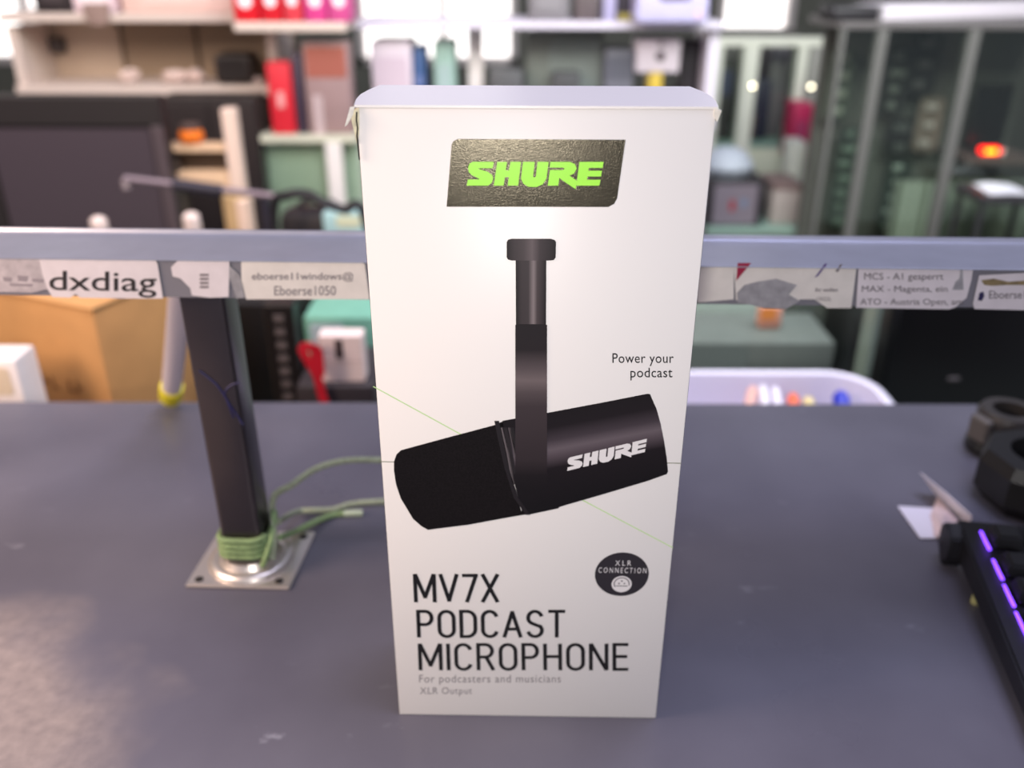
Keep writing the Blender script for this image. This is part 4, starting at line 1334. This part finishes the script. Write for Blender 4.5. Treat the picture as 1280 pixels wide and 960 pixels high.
# white capped bottles
for px, top_, lb_ in ((122, 271, 'white capped bottle in front of the black monitor'), (238, 266, 'white capped bottle in front of the wooden rack')):
    p = UY(px, top_, 0.84)
    bt = thing('bottle', lb_, 'bottle', (p.x, 0.84, BZ), 0, 'white capped bottles on the bench')
    hb_ = p.z - BZ
    MB().lathe([(0.014, 0), (0.015, 0.01), (0.015, hb_ - 0.045), (0.008, hb_ - 0.026)], 20).build('bottle_body', mat('bottle_body', (196, 180, 172), 0.4), bt, smooth=True)
    MB().lathe([(0.010, hb_ - 0.028), (0.0115, hb_ - 0.024), (0.0105, hb_ - 0.004), (0.006, hb_)], 20).build('bottle_cap', mat('cap_white', (226, 206, 200), 0.4), bt, smooth=True)

# glass display case between dark cabinet and the carton
CY0 = 1.40
gx_a, gx_b = UY(334, 200, CY0).x, UY(452, 200, CY0).x
gtz = UY(390, 166, CY0).z
gc = thing('glass_display_case', 'low glass display case with white corner post left of the carton', 'display case', ((gx_a + gx_b) / 2, CY0 - 0.36, FLOOR))
hwx = (gx_b - gx_a) / 2
gH = gtz - FLOOR
paleg = mat('pale_green_board', (178, 186, 172), 0.5)
MB().box(-hwx, hwx, 0.36, 0.41, 0.55, gH - 0.012).build('back_panel', paleg, gc)
MB().box(-hwx, hwx, 0.335, 0.41, 0.0, 0.56).build('base_box', mat('case_base', (150, 152, 146), 0.5), gc)
MB().box(-hwx, hwx, 0.33, 0.41, gH - 0.012, gH).build('top_board', mat('case_top', (200, 198, 180), 0.4), gc)
MB().box(UY(410, 200, CY0 - .02).x - gc.location.x, UY(429, 200, CY0 - .02).x - gc.location.x, 0.328, 0.345, 0.0, gH - 0.012).build('corner_post', mat('white_frame', (222, 214, 212)), gc)
MB().box(-hwx, hwx, 0.335, 0.338, 0.56, gH - 0.012).build('glass_pane', glassmat('green_glass', (244, 250, 246), 0.05), gc)
# the case stands to Y 1.45, boards on its top
gtp = gtz
t = px_carton('red_banner_box', 'tall bright red box standing on the glass display case', 'box', 331, 361, 78, CY0 - 0.015, 0.045, gtp, (198, 32, 48), print_c=(214, 150, 150), print_rect=(0.35, 0.65, 0.38, 0.6))
px_carton('navy_carton', 'thin dark navy box beside the red box on the display case', 'box', 363, 374, 66, CY0 - 0.01, 0.04, gtp, (60, 46, 62))
t = px_carton('picture_carton', 'brown grey photo printed box on the display case beside the navy box', 'box', 376, 434, 52, CY0 - 0.012, 0.045, gtp, (146, 120, 120), print_c=(150, 84, 72), print_rect=(0.06, 0.94, 0.62, 0.95))
flat('print_band', [(-0.03, 0.0), (-0.012, 0.0), (-0.012, 0.07), (-0.03, 0.07)], -0.0012, mat('print_pale', (176, 156, 158), 0.5), t, 0.0008)

# goods on the middle lower shelf (seen above the carton)
GM = GY + 0.03
px_carton('white_carton', 'large pale lilac box on the middle shelf above the carton left edge', 'box', 462, 513, 52, GM, 0.12, LZ2, (204, 190, 200), print_c=(196, 178, 190), print_rect=(0.1, 0.9, 0.1, 0.8))
px_carton('blue_carton', 'narrow dark blue box beside the lilac box', 'box', 515, 530, 60, GM + 0.01, 0.10, LZ2, (52, 80, 124), print_c=(92, 108, 152), print_rect=(0.1, 0.9, 0.45, 0.6))
px_carton('mint_carton', 'grey mint box between blue box and white post', 'box', 541, 568, 52, GM + 0.02, 0.10, LZ2, (140, 168, 158), print_c=(150, 170, 168))
px_carton('grey_carton', 'dark grey low box right of the white post', 'box', 612, 654, 88, GM + 0.01, 0.10, LZ2, (78, 78, 80))
px_carton('sage_carton', 'wide sage grey box on the middle shelf behind the carton top', 'box', 658, 756, 42, GM + 0.07, 0.10, LZ2, (112, 118, 112), print_c=(124, 132, 128), print_rect=(0.3, 0.95, 0.2, 0.9))
px_carton('grey_carton', 'charcoal low box in front of the sage grey box', 'box', 690, 726, 92, GM, 0.06, LZ2, (64, 64, 66))
px_carton('slate_carton', 'slate grey box between sage box and white camera box', 'box', 757, 794, 62, GM + 0.02, 0.10, LZ2, (98, 98, 108), print_c=(84, 84, 94), print_rect=(0.0, 1.0, 0.55, 0.9))
yb = px_carton('yellow_carton', 'small yellow box under the white camera box', 'box', 812, 829, 92, GM, 0.06, LZ2, (188, 160, 58))
cbz = UY(820, 91.5, GM).z
cmb = px_carton('camera_carton', 'white box with a dark round lens print on the yellow box', 'box', 797, 852, 50, GM + 0.005, 0.08, cbz, (204, 192, 202))
flat('lens_print', circ(0.004, 0.030, 0.009, 20), -0.0009, mat('lens_dark', (74, 62, 68), 0.5), cmb, 0.0006)
flat('small_print', circ(0.004, 0.052, 0.005, 14), -0.0009, mat('lens_grey', (120, 110, 118), 0.5), cmb, 0.0006)
px_carton('black_carton', 'black box right of the white camera box', 'box', 855, 878, 50, GM + 0.05, 0.08, LZ2, (44, 40, 44))
# goods on the upper lilac shelf
zL = US1 - 0.012
px_carton('grey_carton', 'mid grey box on the lilac upper shelf', 'box', 662, 713, -22, GY + 0.02, 0.12, zL, (116, 112, 116), print_c=(126, 122, 126))
px_carton('brown_carton', 'grey brown box beside the mid grey box on the lilac shelf', 'box', 720, 750, -22, GY + 0.02, 0.12, zL, (88, 78, 80))
px_carton('lilac_carton', 'slim pale lilac box on the lilac shelf', 'box', 756, 772, -22, GY + 0.02, 0.12, zL, (164, 158, 190))
px_carton('black_carton', 'black box with yellow foot band on the lilac shelf', 'box', 774, 794, -22, GY + 0.02, 0.12, zL, (50, 44, 52), print_c=(150, 138, 66), print_rect=(0.02, 0.98, 0.02, 0.2))
pr = px_carton('printer', 'pale lilac printer like appliance on the front of the lilac shelf', 'appliance', 798, 892, -40, GY - 0.05, 0.18, zL, (182, 176, 212), bev=0.01)
flat('paper_slot', rounded(-0.028, 0.032, 0.038, 0.062, 0.01), -0.0012, mat('slot_dark', (92, 84, 106), 0.5), pr, 0.001)
flat('round_mark', circ(0.046, 0.016, 0.006, 16), -0.0009, mat('pinkish_mark', (206, 170, 190), 0.5), pr, 0.0007)

# white framed showcase on the floor, right of the carton
SY = 2.05
sc_x0, sc_x1 = UY(888, 120, SY).x, UY(1030, 120, SY).x
shc = thing('glass_showcase', 'white framed glass showcase right of the carton', 'showcase', (0, SY, FLOOR))
wf = mat('greenish_white_frame', (212, 214, 200), 0.45)
zt = UY(950, 47, SY).z - FLOOR
zbm = UY(950, 58, SY).z - FLOOR
zdk0, zdk1 = UY(950, 226, SY).z - FLOOR, UY(950, 184, SY).z - FLOOR
MB().box(sc_x0, sc_x1, 0, 0.03, zbm, zt, 0.002).build('top_rail', wf, shc)
for a, c, mm_ in ((889, 899, wf), (925, 943, wf), (992, 1003, wf), (1007, 1018, mat('grey_post', (150, 150, 144), 0.5))):
    MB().box(UY(a, 120, SY).x, UY(c, 120, SY).x, -0.004, 0.03, 0.0, zbm).build('post', mm_, shc)
MB().box(sc_x0, sc_x1, 0.002, 0.30, zdk0, zdk1, 0.003).build('deck', mat('pale_deck', (206, 210, 188), 0.5), shc)
MB().box(sc_x0, sc_x1, -0.003, 0.31, zdk1, zdk1 + 0.008).build('glass_shelf', mat('mint_edge', (138, 164, 152), 0.3), shc)
MB().box(sc_x0, sc_x1, 0.30, 0.32, 0, zt).build('back_panel', mat('showcase_back', (84, 82, 80), 0.6), shc)
MB().box(sc_x0, sc_x1, 0.03, 0.30, 0, 0.12).build('plinth', wf, shc)
MB().box(sc_x0, sc_x1, 0.012, 0.016, zdk1 + 0.008, zbm).build('glass_pane', glassmat('clear_glass', (248, 252, 248), 0.03), shc)
zd = FLOOR + zdk1 + 0.008
px_carton('black_carton', 'dark box with blue print in the left bay of the white showcase', 'box', 900, 923, 72, SY + 0.06, 0.12, zd, (62, 58, 60), print_c=(66, 68, 92), print_rect=(0.05, 0.8, 0.55, 0.85))
px_carton('navy_carton', 'dark navy box behind the second post in the white showcase', 'box', 946, 966, 100, SY + 0.06, 0.12, zd, (44, 40, 62))
px_carton('grey_carton', 'grey box beside the navy box in the white showcase', 'box', 967, 990, 60, SY + 0.1, 0.12, zd, (104, 98, 104))
px_carton('brown_carton', 'brown box at the foot of the second post in the white showcase', 'box', 926, 945, 142, SY + 0.05, 0.08, zd, (96, 66, 60))
px_carton('red_carton', 'dark pink red box between the right posts of the white showcase', 'box', 994, 1018, 130, SY - 0.09, 0.08, zd - 0.02, (178, 36, 82), print_c=(160, 60, 96))
rst = bpy.data.objects.get('red_carton')
# small lit lamps
for px, py, lb_ in ((940, 107, 'tiny lit spot lamp on the second showcase post'), (1013, 108, 'tiny lit spot lamp on the right showcase post')):
    p = UY(px, py, SY - 0.006)
    t = thing('spot_lamp', lb_, 'lamp', (p.x, SY - 0.004, p.z), 0, 'tiny spot lamps on the showcase')
    MB().tube([(0, 0, 0), (0, -0.008, 0)], 0.006, 16).build('housing', wf, t)
    MB().tube([(0, -0.008, 0), (0, -0.010, 0)], 0.004, 16).build('bulb', mat('lamp_glow', (255, 246, 220), emit=(255, 244, 214), estr=9.0), t)
# silver helmet-like case and crates in front of the showcase, on a display plinth
PY_ = 1.645
px0_, px1_ = UY(884, 280, PY_).x, UY(1015, 280, PY_).x
pt_ = UY(960, 283, PY_).z
pln = thing('display_plinth', 'mint topped plinth in front of the white showcase', 'plinth', ((px0_ + px1_) / 2, PY_ - 0.02, FLOOR))
MB().box(-(px1_ - px0_) / 2, (px1_ - px0_) / 2, 0, 0.26, 0, pt_ - FLOOR - 0.012).build('body', mat('plinth_grey', (120, 122, 116), 0.5), pln)
MB().box(-(px1_ - px0_) / 2 - .005, (px1_ - px0_) / 2 + .005, -0.005, 0.265, pt_ - FLOOR - 0.012, pt_ - FLOOR, 0.002).build('top', mat('mint_edge', (150, 186, 168)), pln)
t = px_carton('storage_crate', 'dark crate with grey label on the mint plinth beside the carton', 'crate', 886, 958, 226, PY_, 0.16, pt_, (44, 40, 44), print_c=(122, 112, 122), print_rect=(0.12, 0.88, 0.05, 0.92))
flat('red_mark', rounded(-0.012, 0.0, 0.035, 0.06, 0.003), -0.0018, mat('red_mark', (150, 52, 62), 0.5), t, 0.0008)
flat('blue_mark', rounded(0.012, 0.026, 0.045, 0.062, 0.003), -0.0018, mat('blue_mark', (110, 124, 148), 0.5), t, 0.0008)
zc = UY(920, 226, PY_).z
sv = thing('silver_case', 'silver white rounded case on top of the dark crate', 'case', (UY(915, 226, PY_).x, PY_ + 0.07, zc))
MB().lathe([(0.055, 0.0), (0.062, 0.012), (0.059, 0.026), (0.047, 0.045), (0.026, 0.057), (0.004, 0.061)], 28).build('shell', mat('silver_shell', (176, 182, 192), 0.55), sv, smooth=True)
MB().lathe([(0.0625, 0.010), (0.0635, 0.012), (0.0635, 0.018), (0.0615, 0.020)], 28, closed=True).build('band', mat('band_grey', (110, 114, 122), 0.3), sv, smooth=True)
px_carton('white_carton', 'pale grey pink box on the mint plinth right of the dark crate', 'box', 968, 1004, 232, PY_ + 0.02, 0.12, pt_, (168, 156, 152), lid_c=(120, 98, 96))
px_carton('white_carton', 'slim white box at the back of the mint plinth', 'box', 990, 1010, 178, PY_ + 0.16, 0.07, pt_, (208, 212, 204))

# dark glass cabinet on the right
DY = 1.42
dx0, dx1 = UY(1034, 150, DY).x, UY(1330, 150, DY).x
dz1 = UY(1150, 28, DY).z
dgc = thing('glass_cabinet', 'tall dark glass cabinet with hanging accessories at right', 'cabinet', (dx0, DY, FLOOR))
W_ = dx1 - dx0
H_ = dz1 - FLOOR
gp = mat('grey_post', (150, 150, 144))
dkp = mat('cabinet_back', (84, 84, 80), 0.6, noise=0.1, scale=8)
dpost = mat('graphite_post', (98, 97, 95), 0.5)
MB().box(0.035, W_, 0.18, 0.2, 0, H_ - 0.012).build('back_panel', dkp, dgc)
MB().box(0, W_, 0, 0.2, H_ - 0.012, H_, 0.002).build('top_board', mat('cabinet_top', (92, 88, 88), 0.4), dgc)
for a, c in ((1036, 1041), (1080, 1092), (1190, 1203)):
    MB().box(UY(a, 150, DY).x - dx0, UY(c, 150, DY).x - dx0, 0.0, 0.018, 0, H_ - 0.012).build('post', dpost, dgc)
zlow = UY(1150, 232, DY).z - FLOOR
MB().box(0, W_, 0.0, 0.18, 0, 0.3).build('base_box', mat('plinth_grey', (120, 122, 116)), dgc)
MB().box(UY(1128, 250, DY).x - dx0, W_, 0.03, 0.05, 0.3, zlow).build('lower_panel', mat('sage_panel', (118, 124, 114), 0.5), dgc)
for a in (1138, 1150, 1166, 1180):
    MB().box(UY(a, 250, DY).x - dx0, UY(a + 5, 250, DY).x - dx0, 0.024, 0.032, 0.3, zlow).build('panel_rib', mat('pale_rib', (168, 174, 164), 0.5), dgc)
MB().box(0.0, W_, 0.002, 0.005, 0.3, H_ - 0.012).build('glass_pane', glassmat('smoke_glass', (244, 248, 244), 0.04), dgc)
zsh = UY(1240, 198, DY + 0.05).z
MB().box(UY(1204, 200, DY + .05).x - dx0, W_, 0.04, 0.18, zsh - FLOOR - 0.01, zsh - FLOOR).build('shelf', mat('shelf_taupe', (96, 80, 78), 0.5), dgc)
# hanging accessory packs on hooks
random.seed(5)
packs = [(1056, 60, 150, 'grey green blister pack hanging leftmost in the dark cabinet', (72, 78, 70), (128, 132, 122)),
         (1066, 158, 285, 'dark green blister pack hanging below in the left cabinet bay', (46, 52, 48), (96, 110, 100)),
         (1128, 60, 142, 'black pouch with a round top hanging in the middle cabinet bay', (40, 40, 40), (104, 108, 102)),
         (1128, 148, 196, 'small black pack under the pouch in the middle cabinet bay', (34, 34, 34), (80, 82, 80)),
         (1126, 200, 290, 'chain of white and green clips hanging low in the middle cabinet bay', (36, 44, 40), (140, 150, 142)),
         (1164, 40, 118, 'black cable bundle hanging high in the middle cabinet bay', (30, 30, 32), (90, 88, 88)),
         (1168, 122, 190, 'taupe pack hanging beside the black pouch', (112, 100, 92), (164, 156, 152))]
for i, (px, t0, t1_, lb_, c1_, c2_) in enumerate(packs):
    yy = DY + 0.15 - 0.004 * (i % 3)
    p, q = UY(px, t0, yy), UY(px, t1_, yy)
    hgt = p.z - q.z
    t = thing('blister_pack', lb_, 'pack', (p.x, yy, p.z), 0, 'packs hanging in the dark cabinet')
    wd = 0.026
    MB().prism(rounded(-wd, wd, -hgt, 0, 0.012), 'y', 0, 0.003).build('card', mat('pack_%d' % i, c1_, 0.5), t)
    bl = MB()
    nb = max(2, int(hgt / 0.03))
    for k in range(nb):
        z_ = -hgt + (k + 0.5) * hgt / nb
        bl.box(-0.013 + random.uniform(-.006, .004), 0.008 + random.uniform(-.006, .008), -0.010, 0.0, z_ - 0.007, z_ + 0.007, 0.003)
    bl.build('goods', mat('goods_%d' % i, c2_, 0.35), t)
    MB().tube([(0, 0.04 if True else 0, -0.006), (0, -0.012, -0.006)], 0.0016, 8).build('hook', mat('hook_steel', (150, 150, 150), 0.3, metal=0.9), t)
# tablet, lit device, tray, paper in the right bay
TB = DY + 0.12
tab = thing('tablet', 'black tablet screen standing on the taupe shelf in the right cabinet bay', 'tablet', (UY(1232, 170, TB).x, TB, zsh))
tw = (UY(1256, 140, TB).x - UY(1208, 140, TB).x) / 2
th_ = UY(1232, 104, TB).z - zsh
MB().box(-tw, tw, 0, 0.012, 0.012, th_, 0.004).build('housing', mat('tablet_black', (22, 20, 20), 0.4), tab)
MB().box(-tw + .006, tw - .006, -0.001, 0.001, 0.022, th_ - 0.01).build('screen', mat('tablet_screen', (14, 13, 13), 0.25), tab)
MB().box(-tw * 0.7, tw * 0.7, -0.012, 0.04, 0, 0.014, 0.003).build('foot', mat('tablet_black', (22, 20, 20)), tab)
LD = DY + 0.05
lz = UY(1240, 187, LD).z
ld = thing('alarm_light', 'glowing red orange alarm light on the taupe shelf at right', 'light', (UY(1241, 187, LD).x, LD, zsh))
MB().box(-0.021, 0.026, 0, 0.03, 0, 0.006, 0.002).build('base', mat('alarm_base', (90, 70, 72), 0.5), ld)
bl = MB()
bl.box(-0.018, 0.020, 0.004, 0.024, 0.0058, 0.020, 0.005, 3)
bl.build('lens', mat('alarm_red', (255, 20, 10), 0.3, emit=(255, 22, 8), estr=4.0), ld, smooth=True)
MB().box(-0.011, 0.010, 0.001, 0.006, 0.009, 0.0165, 0.002).build('glowing_core', mat('alarm_core', (255, 170, 30), emit=(255, 150, 10), estr=6.0), ld)
MB().tube([(0.024, 0.01, 0.006), (0.028, 0.008, 0.016)], 0.004, 10).build('white_tip', mat('white_ink', (226, 222, 222)), ld)
sT = DY - 0.13
tzz = UY(1250, 246, sT).z
std = thing('side_table', 'small dark side table in front of the right cabinet bay', 'table', (UY(1262, 250, sT).x, sT, FLOOR))
MB().box(-0.052, 0.08, 0, 0.11, tzz - FLOOR - 0.016, tzz - FLOOR, 0.003).build('table_top', mat('side_table_dark', (48, 46, 50), 0.4), std)
for x in (-0.045, 0.068):
    for y in (0.008, 0.096):
        MB().box(x, x + 0.008, y, y + 0.008, 0, tzz - FLOOR - 0.016).build('leg', mat('side_table_dark', (48, 46, 50)), std)
pp = thing('paper_sheet', 'white paper sheet lying on the dark side table at right', 'paper', (UY(1262, 236, sT).x, sT + 0.012, tzz))
MB().sheet([[(-0.025, 0, 0.001), (0.01, 0, 0.003), (0.05, 0, 0.001)], [(-0.022, 0.04, 0.001), (0.01, 0.04, 0.005), (0.05, 0.045, 0.002)], [(-0.018, 0.085, 0.001), (0.012, 0.085, 0.004), (0.05, 0.085, 0.001)]], 0.0006).build('sheet', mat('sheet_white', (214, 212, 222), 0.6), pp)
# white board lying across the cabinet top
wbp0 = UZ(1106, 22, dz1)
brd = thing('white_board', 'long white board lying across the top of the dark glass cabinet', 'board', (UY(1108, 12, DY + 0.02).x, DY + 0.03, dz1), 0.38)
MB().box(0, 0.5, 0, 0.09, 0, 0.026, 0.003).build('plank', mat('board_white', (214, 206, 214), 0.5), brd)
MB().box(-0.002, 0.0, 0, 0.09, 0, 0.026).build('end_strip', mat('end_strip_grey', (150, 146, 150), 0.5), brd)
px_carton('black_bag', 'flat black bag on the dark cabinet top left of the white board', 'bag', 1042, 1102, 8, DY + 0.03, 0.1, dz1, (34, 32, 36), bev=0.012)
